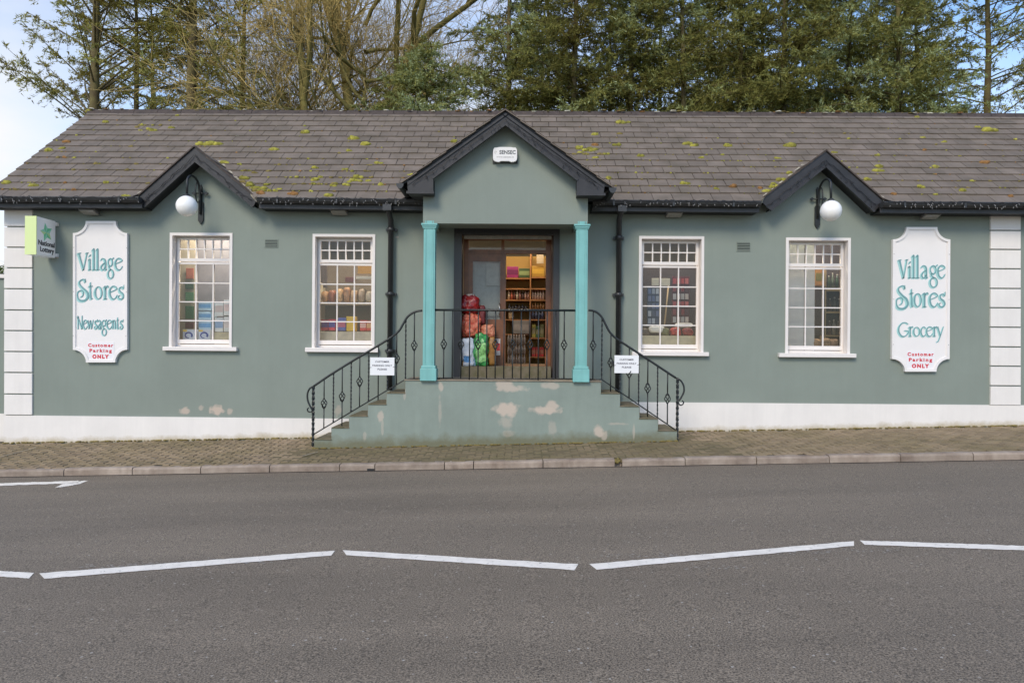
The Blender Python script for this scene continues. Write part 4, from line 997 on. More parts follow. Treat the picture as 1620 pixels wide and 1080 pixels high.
# ------------------------------------------------------------------ lamps, signs and fittings on the front
def wall_lamp(bx, ytop, ybot, gx_, gy_, arch_y, side):
    b0 = P(bx, ytop, WY-.02); b1 = P(bx, ybot, WY-.02)
    t = thing('wall_lamp', (b0.x, WY, b1.z), 'white globe lamp on a black swan neck bracket above the %smost window' % side, 'lamp', 'globe lamps in the small gables')
    w_ = .040; zm_ = b1.z+.34
    MB().prism([(b0.x-w_, zm_), (b0.x-.018, zm_+.03), (b0.x-.018, b0.z), (b0.x, b0.z+.04), (b0.x+.018, b0.z), (b0.x+.018, zm_+.03), (b0.x+w_, zm_), (b0.x+w_, b1.z+.06), (b0.x, b1.z), (b0.x-w_, b1.z+.06)], WY-.03, WY-.0005).build('backplate', IRON, t)
    gY = WY-.5; g = P(gx_, gy_, gY); g.x = b0.x+(g.x-b0.x)*.35
    zt = P(bx, arch_y, WY-.25).z-.01; r = .155; pts = []
    s = Vector((b0.x, WY-.045, b1.z+.16)); e = Vector((g.x, gY, g.z+r-.01))
    pts = [s, Vector((b0.x, WY-.055, s.z+.2)), Vector((b0.x, WY-.075, zt-.16))]
    for k in range(1, 10):
        a = math.pi*k/10; yy = (WY-.085)+(gY-(WY-.085))*(1-math.cos(a))/2; pts.append(Vector((b0.x+(g.x-b0.x)*k/10, yy, zt-.14+.14*math.sin(a))))
    pts.append(e)
    MB().tube(pts, .018, 8).build('swan_neck', IRON, t)
    zr = P(bx, 307 if side == 'left' else 316, WY).z; mb = MB(); c = Vector((b0.x, WY-.135, zr))
    mb.tube([c+Vector((0, .08*math.cos(a), .16*math.sin(a))) for a in [2*math.pi*k/18 for k in range(19)]], .010, 6, caps=False).build('ring', IRON, t)
    mb = MB(); mb.tube([(b0.x-.12, WY-.05, zr), (b0.x+.13, WY-.05, zr)], .011, 6)
    for s_ in (-1, 1): mb.prism([(b0.x+s_*.13, zr), (b0.x+s_*.10, zr+.028), (b0.x+s_*.06, zr), (b0.x+s_*.10, zr-.028)], WY-.062, WY-.04)
    mb.build('cross_bar', IRON, t)
    MB().lathe((g.x, gY, g.z+r-.02), [(.05, 0), (.05, .03), (.025, .05)], 12).build('fitter', IRON, t)
    MB().sphere(g, r, 28, 18).build('globe', mat('opal_glass', (.92, .90, .86), .25), t)
wall_lamp(318, 296, 355, 295.3, 326, 279, 'left')
wall_lamp(1293.5, 300, 362, 1315.6, 333.5, 284, 'right')

def floodlight(px, py, tilt, where):
    p = P(px, py, WY-.14); t = thing('floodlight', (p.x, WY, p.z), 'small flat grey floodlight under the eaves %s' % where, 'floodlight', 'floodlights under the eaves')
    c, s = math.cos(tilt), math.sin(tilt)
    def q(x, y, z): return (p.x+x, WY-.16+y*c-z*s, p.z+y*s+z*c)
    W_ = .125; mb = MB()
    vs = [q(x, y, z) for z, k in ((.0, 1.0), (.065, .92)) for (x, y) in ((-W_*k, -.09*k), (W_*k, -.09*k), (W_*k, .09*k), (-W_*k, .09*k))]
    mb.add(vs, [(3, 2, 1, 0), (4, 5, 6, 7), (0, 1, 5, 4), (1, 2, 6, 5), (2, 3, 7, 6), (3, 0, 4, 7)]).build('housing', mat('lamp_housing', (.13, .125, .12), .5), t, bevel=.005)
    vs = [q(x, y, z) for z in (-.012, -.001) for (x, y) in ((-.11, -.078), (.11, -.078), (.11, .078), (-.11, .078))]
    MB().add(vs, [(3, 2, 1, 0), (4, 5, 6, 7), (0, 1, 5, 4), (1, 2, 6, 5), (2, 3, 7, 6), (3, 0, 4, 7)]).build('lens', mat('lamp_lens', (.27, .255, .22), .25), t)
    MB().tube([(p.x, WY-.0005, p.z+.03), (p.x, WY-.08, p.z+.03)], .016, 6).build('arm', PVC, t)
for px, py, w_ in ((142, 336, 'above the newsagents sign'), (537, 336.5, 'above the window left of the door'), (1066, 340, 'above the window right of the door'), (1471, 343, 'above the grocery sign')):
    floodlight(px, py, -.25, w_)

# alarm box
x0, x1, z0, z1 = rect(780, 818.2, 233.5, 257, FY-.05)
t = thing('alarm_box', ((x0+x1)/2, FY, z0), 'white security alarm bell box high on the porch gable', 'alarm box')
cx_, cz_ = (x0+x1)/2, (z0+z1)/2; hw, hh = (x1-x0)/2, (z1-z0)/2
out_ = []
for i in range(40):
    a = 2*math.pi*i/40; c, s = math.cos(a), math.sin(a); k = 1/((abs(c)**5+abs(s)**5)**.2)
    X, Z = hw*c*k, hh*s*k
    if Z < -hh*.8 and abs(X) < hw*.45: Z = -hh*.86
    if Z > hh*.8 and abs(X) > hw*.62: Z = hh*.93
    out_.append((cx_+X, cz_+Z))
MB().prism(out_, FY-.075, FY-.0005).build('cover', mat('alarm_plastic', (.78, .76, .74), .4), t, bevel=.012)
MB().prism([(cx_-hw-.006, z0-.006), (cx_+hw+.006, z0-.006), (cx_+hw+.006, z1-.03), (cx_-hw-.006, z1-.03)], FY-.02, FY-.0008).build('base_plate', WIRE, t)
mb = MB(); put_text(mb, 'SENSEC', .075, (cx_+.035, FY-.0765, cz_+.03), bold=.0018, width=.235); mb.build('lettering', mat('grey_ink', (.10, .11, .12), .6), t)
mb = MB(); mb.ribbon([(cx_-.135+.016*math.cos(a), cz_+.03+.016*math.sin(a)) for a in [i*.5 for i in range(11)]], [.005]*11, FY-.0785, FY-.0765); put_text(mb, 'www.sensec.ie', .034, (cx_+.0, FY-.0765, cz_-.035), width=.25); mb.build('lettering', mat('pale_ink', (.42, .40, .38), .6), t)

# lottery sign, standing out from the wall
q = P(89, 380, WY); LX0 = P(58, 372, WY-.50).x; z1 = P(57, 342, WY-.5).z; z0 = P(57, 402.5, WY-.5).z
T_ = .17
t = thing('lottery_sign', (q.x, WY, z0), 'white box sign with green star standing out from the wall near left corner', 'sign')
X1 = LX0; X0 = X1-T_; Y0, Y1 = WY-.50, WY-.055
acr = mat('sign_acrylic', (.92, .92, .93), .3); n_ = acr.node_tree.nodes; trn = n_.new('ShaderNodeBsdfTranslucent'); trn.inputs[0].default_value = (.95, .95, .95, 1); mxa = n_.new('ShaderNodeMixShader'); mxa.inputs[0].default_value = .45
acr.node_tree.links.new(n_['Principled BSDF'].outputs[0], mxa.inputs[1]); acr.node_tree.links.new(trn.outputs[0], mxa.inputs[2]); acr.node_tree.links.new(mxa.outputs[0], n_['Material Output'].inputs[0])
MB().box(X0, X1, Y0, Y1, z0, z1).build('casing', acr, t, bevel=.006)
MB().box(X0-.002, X1+.002, Y0-.012, Y0-.0005, z0-.002, z1+.002).build('edge_panel', mat('lime_panel', (.70, .80, .36), .35), t)
for zz in (z0+.02, z1-.07):
    MB().box(X0+.06, X0+.10, Y1, WY-.0005, zz, zz+.05).build('bracket', WHITE, t); MB().box(X1-.03, X1+.02, Y1+.0005, WY-.0005, zz, zz+.05).build('bracket', WHITE, t)
ax = (Vector((0, 1, 0)), Vector((0, 0, 1)))
cy_, cz_ = (Y0+Y1)/2, (z0+z1)/2
def on_side(poly, h, x=X1):
    return [Vector((x+h, cy_+a, cz_+b)) for a, b in poly]
star = []
for i in range(10):
    a = math.pi/2+.25+i*math.pi/5; r_ = .150 if i % 2 == 0 else .075; star.append((r_*math.cos(a)*1.0, .075+r_*math.sin(a)))
cs = [Vector((X1+.003, cy_, cz_+.075))]; v = on_side(star, .003)
cols = [mat('star_green', (.16, .60, .30), .5), mat('star_mint', (.34, .70, .50), .5), mat('star_lime', (.55, .74, .34), .5)]
mb = MB(); mb.add(cs+v, [(0, 1+i, 1+(i+1) % 10) for i in range(10)]); mb.m = [i % 3 if i < 10 else 0 for i in range(10)]; mb.m = [(0, 1, 2, 0, 1, 0, 2, 1, 0, 1)[i] for i in range(10)]
mb.build('star_emblem', cols, t)
mb = MB(); put_text(mb, 'National', .105, (X1+.003, cy_+.005, cz_-.10), bold=.0028, width=.385, axis=ax); mb.build('word', mat('black_ink', (.03, .03, .035), .5), t)
mb = MB(); put_text(mb, 'Lottery', .105, (X1+.003, cy_+.02, cz_-.195), bold=.0028, width=.33, axis=ax); mb.build('word', mat('black_ink', (.03, .03, .035), .5), t)

# painted sign boards ------------------------------------------------------
def arc(cx, cy, rx, ry, a0, a1, n=12): return [(cx+rx*math.cos(math.radians(a0+(a1-a0)*i/n)), cy+ry*math.sin(math.radians(a0+(a1-a0)*i/n))) for i in range(n+1)]
def W_(pts, *ws):
    """stroke: widths interpolated over the points"""
    n = len(pts); out_ = []
    for i in range(n):
        t = i/(n-1)*(len(ws)-1); k = min(int(t), len(ws)-2) if len(ws) > 1 else 0
        out_.append(ws[0] if len(ws) == 1 else ws[k]+(ws[k+1]-ws[k])*(t-k))
    return pts, out_
def cr_(*p):
    v = [Vector((a, b, 0)) for a, b in p]; return [(q.x, q.y) for q in smooth(v, 5)]
# strokes in unit boxes: x 0..1 letter width, y 0 baseline, 1 x-height; widths in x-height units
GL = {
 'V': [W_([(.08, 1.46), (.55, -.02)], .17, .15, .10), W_([(.92, 1.5), (.55, -.02)], .06, .07), W_([(-.05, 1.46), (.3, 1.5)], .06), W_([(.78, 1.5), (1.05, 1.52)], .05)],
 'i': [W_([(.5, .96), (.5, 0)], .14), W_([(.25, .88), (.5, .98)], .05, .09), W_([(.3, 1.18), (.72, 1.34)], .05, .12), W_([(.2, 0), (.8, 0)], .05)],
 'l': [W_([(.5, 1.85), (.5, 0)], .15), W_([(.1, 1.72), (.55, 1.9)], .05, .10), W_([(.2, 0), (.9, 0)], .05)],
 'a': [W_(cr_((.08, .84), (.3, 1.0), (.62, .95), (.78, .75), (.80, .4), (.82, 0), (1.0, .05)), .06, .08, .14, .15, .13, .05), W_(cr_((.78, .62), (.40, .50), (.12, .22), (.30, .0), (.55, .04), (.78, .25)), .06, .12, .10, .05)],
 'g': [W_(arc(.45, .66, .34, .34, 0, 360, 16), .06, .12, .06, .12, .06), W_([(.72, .9), (1.0, 1.08)], .05, .10), W_(cr_((.30, .36), (.22, .2), (.42, .08), (.62, 0)), .07), W_(arc(.52, -.38, .44, .40, 80, 440, 18), .07, .11, .08, .11, .07)],
 'e': [W_(cr_((.05, .52), (.4, .62), (.98, .80), (.80, .98), (.45, 1.02), (.12, .8), (.05, .45), (.22, .12), (.55, -.01), (.85, .1), (1.02, .32)), .04, .05, .07, .09, .12, .14, .12, .07, .03)],
 'S': [W_(cr_((.52, 1.62), (.54, 1.35), (.42, 1.58), (.18, 1.45), (.16, 1.18), (.38, .85), (.64, .55), (.70, .15), (.48, -.12), (.16, -.10), (.02, .2), (.06, .56), (.28, .68), (.40, .5), (.34, .22), (.22, .18)), .04, .07, .10, .15, .18, .16, .10, .08, .07, .05)],
 't': [W_([(.42, 1.34), (.42, .15), (.55, .0), (.85, .05)], .05, .15, .14, .05), W_([(.0, 1.0), (.85, 1.03)], .06)],
 'o': [W_(arc(.5, .5, .44, .49, 0, 360, 20), .10, .06, .15, .06, .10)],
 'r': [W_([(.38, 1.02), (.38, 0)], .15), W_([(.05, .9), (.38, 1.04)], .05, .08), W_(cr_((.40, .72), (.62, .98), (.86, 1.04), (.96, .92)), .05, .09, .08), W_([(.1, 0), (.7, 0)], .05)],
 's': [W_(cr_((.92, 1.12), (.86, .82), (.60, .96), (.28, .86), (.32, .62), (.70, .44), (.86, .2), (.60, .0), (.22, .04), (.10, .22), (.34, .28)), .04, .06, .10, .14, .12, .08, .05)],
 'N': [W_([(.14, 1.46), (.14, -.02)], .07), W_([(.05, 1.5), (.85, .0)], .10, .15, .10), W_([(.88, 1.55), (.86, .0)], .06)],
 'w': [W_([(.05, 1.0), (.28, .02)], .13, .10), W_([(.28, .02), (.50, .95)], .05), W_([(.50, 1.0), (.72, .02)], .13, .10), W_([(.72, .02), (.98, 1.05)], .05)],
 'n': [W_([(.2, 1.02), (.2, 0)], .14), W_(cr_((.2, .75), (.45, 1.0), (.72, .9), (.80, .5), (.80, 0)), .05, .10, .14, .14)],
 'G': [W_(cr_((.98, 1.30), (.72, 1.48), (.38, 1.42), (.08, 1.0), (.05, .5), (.30, .05), (.62, .0), (.92, .25), (.98, .55), (.62, .62)), .05, .08, .13, .17, .15, .09, .08, .06)],
 'c': [W_(cr_((.90, .84), (.62, 1.02), (.25, .88), (.06, .5), (.25, .1), (.6, -.01), (.95, .2)), .09, .08, .14, .12, .05)],
 'y': [W_([(.08, 1.02), (.50, .05)], .15, .10), W_([(1.0, 1.05), (.50, .02), (.20, -.55), (-.05, -.62)], .05, .07, .06, .10)],
}
INK1 = mat('teal_lettering', (.16, .335, .345), .5); INK2 = mat('aqua_lettering', (.36, .62, .60), .5)
def letters(mb1, mb2, word, xs_, base, xh, tf, y1, y2, so_):
    for ch, (a, b) in zip(word, xs_):
        for pts, ws in GL[ch]:
            p = [tf(a+u*(b-a), base-v*xh) for u, v in pts]; k = abs(tf(0, 0)[1]-tf(0, xh)[1])
            mb1.ribbon(p, [w_*k*.80 for w_ in ws], y1-.006, y1)
            for f_ in (0.5, 1.0):
                mb2.ribbon([(q[0]-so_*1.1*f_, q[1]-so_*f_) for q in p], [w_*k*1.05+.004 for w_ in ws], y2-.003+f_*.001, y2+.001*f_)
def signboard(name, out_px, label, words, tf, plate):
    Yb = WY-.035; o_ = [PXZ(*p, Yb) for p in out_px]
    x_ = [p[0] for p in o_]; z_ = [p[1] for p in o_]
    t = thing('shop_sign', ((min(x_)+max(x_))/2, WY, min(z_)), label, 'sign', 'tall painted shop signs')
    (tlx, tly), (trx, tr_y), (rsx, rsy), (rbx, rby), (brx, bry), (blx, bly), (lbx, lby), (lsx, lsy) = o_
    def bite(p, q, c, n=8):
        """concave quarter round from p to q about the outer corner c"""
        out__ = []
        for i in range(n+1):
            a = i/n*math.pi/2; out__.append((c[0]+(p[0]-c[0])*math.cos(a)+(q[0]-c[0])*math.sin(a), c[1]+(p[1]-c[1])*math.cos(a)+(q[1]-c[1])*math.sin(a)))
        return out__
    def outline(e):
        s = []
        s += bite((trx-e*.3, tr_y-e), (rsx-e, rsy-e*.3), (rsx, tr_y)) if False else bite((trx, tr_y), (rsx, rsy), (rsx, tr_y))
        s += bite((rbx, rby), (brx, bry), (rbx, bry)); s += bite((blx, bly), (lbx, lby), (lbx, bly)); s += bite((lsx, lsy), (tlx, tly), (lsx, tly))
        if e == 0: return s
        n = len(s); res = []
        for i in range(n):
            a, b, c = s[i-1], s[i], s[(i+1) % n]
            def nrm(p, q):
                dx, dz = q[0]-p[0], q[1]-p[1]; k = math.hypot(dx, dz) or 1; return (-dz/k, dx/k)
            n1, n2 = nrm(a, b), nrm(b, c); m = (n1[0]+n2[0], n1[1]+n2[1]); k = math.hypot(*m) or 1; cc = max(.45, (m[0]*n1[0]+m[1]*n1[1])/k)
            res.append((b[0]-m[0]/k*e/cc, b[1]-m[1]/k*e/cc))
        return res
    s0 = outline(0); s1 = outline(.038); s2 = outline(.050)
    # orientation: make sure the offset goes inward
    if abs(max(p[0] for p in s1)-min(p[0] for p in s1)) > abs(max(p[0] for p in s0)-min(p[0] for p in s0)): s1 = outline(-.038); s2 = outline(-.050)
    MB().prism(s0, Yb, WY-.0005).build('board', SIGNW, t)
    MB().plate(s0, [s1], Yb-.018, Yb-.0005).build('rim', SIGNW, t, bevel=.003)
    MB().plate(s1, [s2], Yb-.006, Yb-.0008).build('rim_bead', SIGNW, t)
    for wd, xs_, base, xh, so_ in words:
        mb1, mb2 = MB(), MB(); letters(mb1, mb2, wd, xs_, base, xh, lambda x, y: PXZ(*tf(x, y), Yb), Yb-.0035, Yb-.0006, so_)
        mb2.build('word_shade', INK2, t); mb1.build('word', INK1, t)
    a, b, c, d = plate; X0, X1, Z0, Z1 = rect(a, b, c, d, Yb)
    pl_ = MB().box(X0, X1, Yb-.004, Yb-.0006, Z0, Z1).build('parking_plate', mat('plate_white', (.80, .78, .79), .4), t)
    mb = MB(); cx_ = (X0+X1)/2; H = Z1-Z0; W__ = X1-X0
    for s_, sz, k, bd, wd in (('Customer', .072, .18, .0026, .94), ('Parking', .072, .47, .0026, .84), ('ONLY', .080, .80, .0045, .62)):
        mb = MB(); put_text(mb, s_, sz, (cx_, Yb-.0055, Z1-H*k), bold=bd, spacing=1.35, width=W__*wd); mb.build('word', mat('red_ink', (.62, .02, .04), .5), pl_)
    mb = MB()
    for (p, q) in ((s0[9], s0[8]),): pass
    for u in (.12, .5, .88):
        for X in (min(x_)+.018, max(x_)-.018):
            zz = max(z_)-.2-(max(z_)-min(z_)-.4)*u; mb.lathe((0, 0, 0), [(.007, 0), (.004, .003)], 8) if False else mb.box(X-.005, X+.005, Yb-.021, Yb-.0185, zz-.005, zz+.005)
    mb.build('screw', mat('dull_screw', (.25, .25, .24), .4), t)
tfA = lambda x, y: (110+x/10.8, 380+y/10.8)
tfB = lambda x, y: (110+x/10.8, 480+y/10.8)
tfC = lambda x, y: (1400+x/5.145, 380+y/5.145)
A = [('Village', [(150, 320), (318, 385), (385, 455), (450, 520), (530, 640), (655, 760), (780, 905)], 502, 190, .016), ('Stores', [(135, 400), (330, 410), (435, 565), (580, 672), (685, 815), (825, 945)], 1000, 212, .016)]
B = [('Newsagents', [(140, 232), (238, 305), (312, 412), (425, 485), (490, 550), (556, 638), (642, 722), (730, 800), (808, 852), (860, 925)], 430, 145, .010)]
words = [(w_, [(a, b) for a, b in xs_], base, xh, s_) for w_, xs_, base, xh, s_ in A]+[(w_, xs_, base+1080, xh, s_) for w_, xs_, base, xh, s_ in B]
signboard('newsagent', [(136.7, 350), (184, 350), (202, 369), (202, 553), (183, 573), (137, 573), (116.3, 553), (116.3, 369)], 'tall white shop sign reading Village Stores Newsagents in teal lettering', words, tfA, (138.5, 180.5, 541, 570))
C_ = [('Village', [(112, 185), (188, 216), (216, 250), (248, 284), (292, 348), (362, 428), (428, 488)], 305, 98, .016), ('Stores', [(90, 225), (202, 236), (235, 298), (302, 352), (362, 428), (432, 495)], 540, 108, .016), ('Grocery', [(108, 190), (190, 228), (230, 285), (290, 334), (336, 386), (388, 424), (424, 476)], 780, 75, .012)]
signboard('grocery', [(1433.4, 359.5), (1482, 359.5), (1502.5, 379), (1501.3, 567.6), (1480.5, 587.6), (1431, 587.6), (1410.3, 567.6), (1412, 379)], 'tall white shop sign reading Village Stores Grocery in teal lettering', C_, tfC, (1434, 1478, 555, 585))

# icicle lights strung along gutters and boards
def fairy(pts, label, drop, seed, dens=26, bm_=None):
    r_ = random.Random(seed); t = thing('string_lights', tuple(pts[0]), label, 'string lights', 'icicle lights along the eaves')
    cable = MB(); bulbs = MB(); run = []
    for a, b in zip(pts, pts[1:]):
        n = max(3, int((b-a).length*dens))
        for i in range(n):
            p = a+(b-a)*(i/n)+Vector((r_.uniform(-.01, .01), r_.uniform(-.012, 0), r_.uniform(-.018, .018))); run.append(p)
            if r_.random() < .6:
                L_ = r_.uniform(.25, 1)*drop; q = p+Vector((r_.uniform(-.05, .05), -.004, -L_*.6)); q2 = q+Vector((r_.uniform(-.035, .035), -.004, -L_*.4))
                cable.tube([p, q, q2], .0028, 3, caps=False); bulbs.tube([q2, q2+Vector((r_.uniform(-.01, .01), 0, -.022))], .0048, 4)
                if r_.random() < .4: bulbs.tube([q, q+Vector((.012, -.004, -.018))], .0046, 4)
    cable.tube(run, .0045, 4); cable.build('cable', WIRE, t); bulbs.build('bulbs', bm_ or BULB, t)['kind'] = 'stuff'
Yg = 10.965
for i, (x0, x1, z0, z1) in enumerate(GR):
    x1 = min(x1, 9.0)
    fairy([Vector((x0+(x1-x0)*k/6, Yg, z0+(z1-z0)*k/6-.012)) for k in range(7)], ['icicle lights along the gutter above the newsagents sign', 'icicle lights along the gutter between left gable and porch', 'icicle lights along the gutter between porch and right gable', 'icicle lights along the gutter above the grocery sign'][i], .085, i)
for gd, lb in ((G1, 'left'), (G2, 'right')):
    m_ = lambda a, b: ((a[0]*.45+b[0]*.55), (a[1]*.45+b[1]*.55))
    fairy([P(*m_(gd['oe'], gd['il']), 11.12), P(*m_(gd['oap'], gd['iap']), 11.12), P(*m_(gd['oe2'], gd['ir']), 11.12)], 'dark string of lights on the sloping boards of the small %s gable' % lb, .045, 11+ord(lb[0]), 18, WIRE)
fairy([P(652, 292, PGY-.03), P(799.5, 189, PGY-.03), P(948, 297, PGY-.03)], 'dark string of lights on the sloping boards of the porch gable', .045, 77, 18, WIRE)

# moss on the roof
mosspx = [(143, 178, 9, 0), (170, 196, 6, 0), (227, 204, 4, 0), (244, 208, 6, 0), (80, 240, 8, 0), (98, 237, 5, 0), (14, 291, 11, 0), (55, 296, 9, 0), (120, 250, 4, 0), (171, 291, 6, 0), (107, 227, 6, 1), (200, 314, 9, 0), (283, 182, 4, 0), (436, 239, 9, 0), (483, 212, 9, 0), (498, 268, 7, 0), (500, 287, 8, 0), (508, 282, 5, 0), (561, 222, 11, 0), (576, 231, 9, 0), (554, 241, 6, 0), (601, 261, 7, 0), (568, 283, 8, 0), (562, 288, 7, 0), (553, 291, 5, 0), (602, 294, 5, 0), (547, 271, 6, 0), (522, 312, 9, 0), (463, 309, 8, 1), (651, 279, 6, 0), (718, 226, 7, 0), (919, 237, 9, 0), (930, 241, 8, 0), (938, 239, 9, 0), (917, 244, 6, 0), (943, 232, 7, 1), (983, 196, 8, 0), (939, 215, 8, 0), (975, 232, 7, 0), (1011, 249, 7, 0), (965, 284, 7, 0), (1084, 293, 9, 0), (1087, 230, 8, 0), (1098, 233, 7, 0), (1151, 233, 9, 0), (1247, 233, 10, 0), (1230, 253, 6, 0), (1112, 252, 6, 0), (1159, 297, 8, 1), (1132, 301, 5, 0), (1201, 300, 5, 1), (1388, 266, 7, 0), (1390, 273, 8, 0), (1372, 286, 7, 0), (1459, 298, 8, 0), (1519, 304, 8, 0), (1460, 220, 5, 0), (1493, 227, 5, 0), (1565, 209, 12, 0), (1545, 204, 6, 0), (1450, 188, 5, 0), (1556, 259, 7, 1), (1479, 266, 7, 0), (1600, 312, 6, 1), (1320, 244, 6, 0), (357, 260, 9, 0), (330, 231, 12, 0), (345, 231, 10, 0), (317, 231, 8, 0), (388, 285, 8, 0), (395, 296, 8, 0), (403, 300, 8, 0), (417, 301, 8, 0), (412, 308, 7, 1), (1214, 305, 8, 0), (1224, 298, 7, 0), (1236, 287, 8, 0), (1249, 276, 6, 0), (1212, 312, 9, 1), (1220, 309, 7, 1)]
mm_ = MB()
for k in range(160): mosspx.append((rnd.uniform(5, 1620), rnd.uniform(184, 312)-rnd.random()**.5*0, rnd.uniform(1.0, 2.6), 2))
for k in range(90):
    c_ = rnd.choice([(420, 303, 26, 6), (378, 280, 16, 9), (1225, 297, 18, 8), (560, 285, 40, 14), (500, 285, 40, 14), (930, 245, 22, 6), (240, 205, 30, 8)]); mosspx.append((rnd.gauss(c_[0], c_[2]*.6), rnd.gauss(c_[1], c_[3]*.6), rnd.uniform(2.5, 6), rnd.choice([0, 0, 3])))
for k in range(620):
    mosspx.append((rnd.uniform(5, 1620), rnd.triangular(186, 314, 300), rnd.uniform(1.4, 4.6)*rnd.uniform(.5, 1.15), rnd.choice([0, 0, 3, 3, 3, 1])))
for (px, py, s, kd) in mosspx:
    p = on_plane(px, py, roof_p0, roof_n)
    if any(gab_z(g, p.x) > p.z+.0 and g['lx']-.1 < p.x < g['rx']+.1 for g in GABS) or p.x < VX or p.z > RZ+.05: continue
    v = (p-roof_p0).dot(vdir)
    if s < 5: p = rp(p.x, round(v/EXPO)*EXPO-.005)
    w_ = s/F*p.y*(.62 if s < 5 else .74); nn_ = 1 if s < 4 else 4
    for _ in range(nn_):
        q = p+Vector((rnd.uniform(-w_, w_)*(nn_ > 1)*.8, 0, rnd.uniform(-.01, .01)*(nn_ > 1)))+roof_n*.020
        mm_.sphere(q, w_*rnd.uniform(.45, .8)+.004, 8, 5, kd, sx=1.25, sy=.8, sz=.2 if kd == 2 else .85, jit=.25)
x = VX
while x < 8.6:
    if rnd.random() < .75: mm_.sphere((x, RY-rnd.uniform(-.02, .11), RZ+.035+rnd.uniform(-.03, .004)), rnd.uniform(.012, .035), 7, 5, rnd.choice([1, 2, 2, 3, 3]), sx=rnd.uniform(1, 2.4), sz=.45, jit=.3)
    x += rnd.uniform(.03, .16)
o = mm_.build('moss', [MOSS, MOSSO, mat('pale_lichen', (.50, .47, .38), .95), MOSSB], origin=(0, 12, EZ)); props(o, 'yellow green moss tufts dotted over the slate roof', kind='stuff')

# boundary wall beyond the left corner
gw = thing('garden_wall', (-9.5, 11.6, -.1), 'grey green rendered garden wall with white coping beyond the left corner', 'wall')
wz = P(4, 434, 11.6).z
MB().box(-16, XL-.002, 11.6, 11.8, -.5, wz-.06).build('wall_face', GREEN, gw)
MB().box(-16, XL-.002, 11.56, 11.84, wz-.0595, wz).build('coping', WHITE, gw)
MB().box(-16, XL-.002, 11.585, 11.5995, -.5, P(4, 654, 11.6).z).build('plinth', WHITE, gw)

# ------------------------------------------------------------------ goods behind the windows and in the doorway
ORDN = ['first', 'second', 'third', 'fourth', 'fifth', 'sixth', 'seventh', 'eighth']
def pm_(name, col, r=.5, **k): return mat(name, col, r, **k)
def carton(label, cat, px, Y, dep, col, band=None, group=None, name='carton'):
    x0, x1, z0, z1 = rect(*px, Y); t = thing(name, ((x0+x1)/2, Y, z0), label, cat, group)
    MB().box(x0, x1, Y, Y+dep, z0, z1).build('body', pm_('print_%02x%02x%02x' % tuple(int(c*255) for c in col), col, .5, var=.15, scale=9), t, bevel=.004)
    if band:
        h = z1-z0; MB().box(x0+.004, x1-.004, Y-.002, Y-.0004, z0+h*.28, z0+h*.72).build('label', pm_('print_%02x%02x%02x' % tuple(int(c*255) for c in band), band, .5, var=.15, scale=9), t)
    return t
from mathutils import noise as mnoise
def sack(label, cat, px, Y, dep, mt, group=None, name='bag', lean=0, knot=False, lump=.010, lscale=11, panel=None):
    x0, x1, z0, z1 = rect(*px, Y); t = thing(name, ((x0+x1)/2, Y+dep/2, z0), label, cat, group)
    cx, cz, cy = (x0+x1)/2, (z0+z1)/2, Y+dep/2; big = (x1-x0) > .17 and (z1-z0) > .2; nu, nv = (44, 32) if big else (20, 12); vs = []; fs = []
    def sp(c, e): return math.copysign(abs(c)**e, c)
    sh_ = Vector((px[0]*.37, px[2]*.11, 0))
    for j in range(nv+1):
        v = -math.pi/2+math.pi*j/nv
        for i in range(nu):
            u = 2*math.pi*i/nu; w_ = 1-.10*max(0, math.sin(v))**2
            p = Vector((cx+lean*math.sin(v)*(x1-x0)+(x1-x0)/2*w_*sp(math.cos(v), .32)*sp(math.cos(u), .6), cy+dep/2*sp(math.cos(v), .4)*sp(math.sin(u), .6), cz+(z1-z0)/2*sp(math.sin(v), .75)))
            n_ = mnoise.noise(p*lscale+sh_)+.6*mnoise.noise(p*lscale*2.6+sh_)-.9*abs(mnoise.noise(Vector((p.x*lscale*1.3, p.y*lscale, p.z*lscale*.5))+sh_))
            d = Vector((p.x-cx, p.y-cy, (p.z-cz)*.4)); d = d.normalized() if d.length > 1e-6 else Vector((0, 0, 1))
            p += d*n_*lump*1.6 if v > -1.4 else Vector((0, 0, 0)); p.z = max(p.z, z0); vs.append(p)
    for j in range(nv):
        for i in range(nu): a, b = j*nu+i, j*nu+(i+1) % nu; fs.append((a, b, b+nu, a+nu))
    o = MB().add(vs, fs, 0, True).build('body', mt, t)
    if panel:
        col, u0, u1, w0, w1 = panel; mb = MB(); q = [vs[j*nu+i]+Vector((0, -.003, 0)) for j in range(int(nv*w0), int(nv*w1)+1) for i in range(int(nu*u0), int(nu*u1)+1)]
        m_ = int(nu*u1)-int(nu*u0)+1; rows = int(nv*w1)-int(nv*w0)
        mb.add(q, [(j*m_+i, j*m_+i+1, (j+1)*m_+i+1, (j+1)*m_+i) for j in range(rows) for i in range(m_-1)], 0, True).build('print', pm_('sack_print_%d' % int(px[0]), col, .4, var=.5, scale=30), t)
    if knot: MB().sphere((cx+lean*(x1-x0), cy, z1-.01), .055, 14, 9, sx=1.5, sz=.6, jit=.12).build('gathered_top', pm_('clear_wrap', (.50, .42, .36), .35), t)
    return t
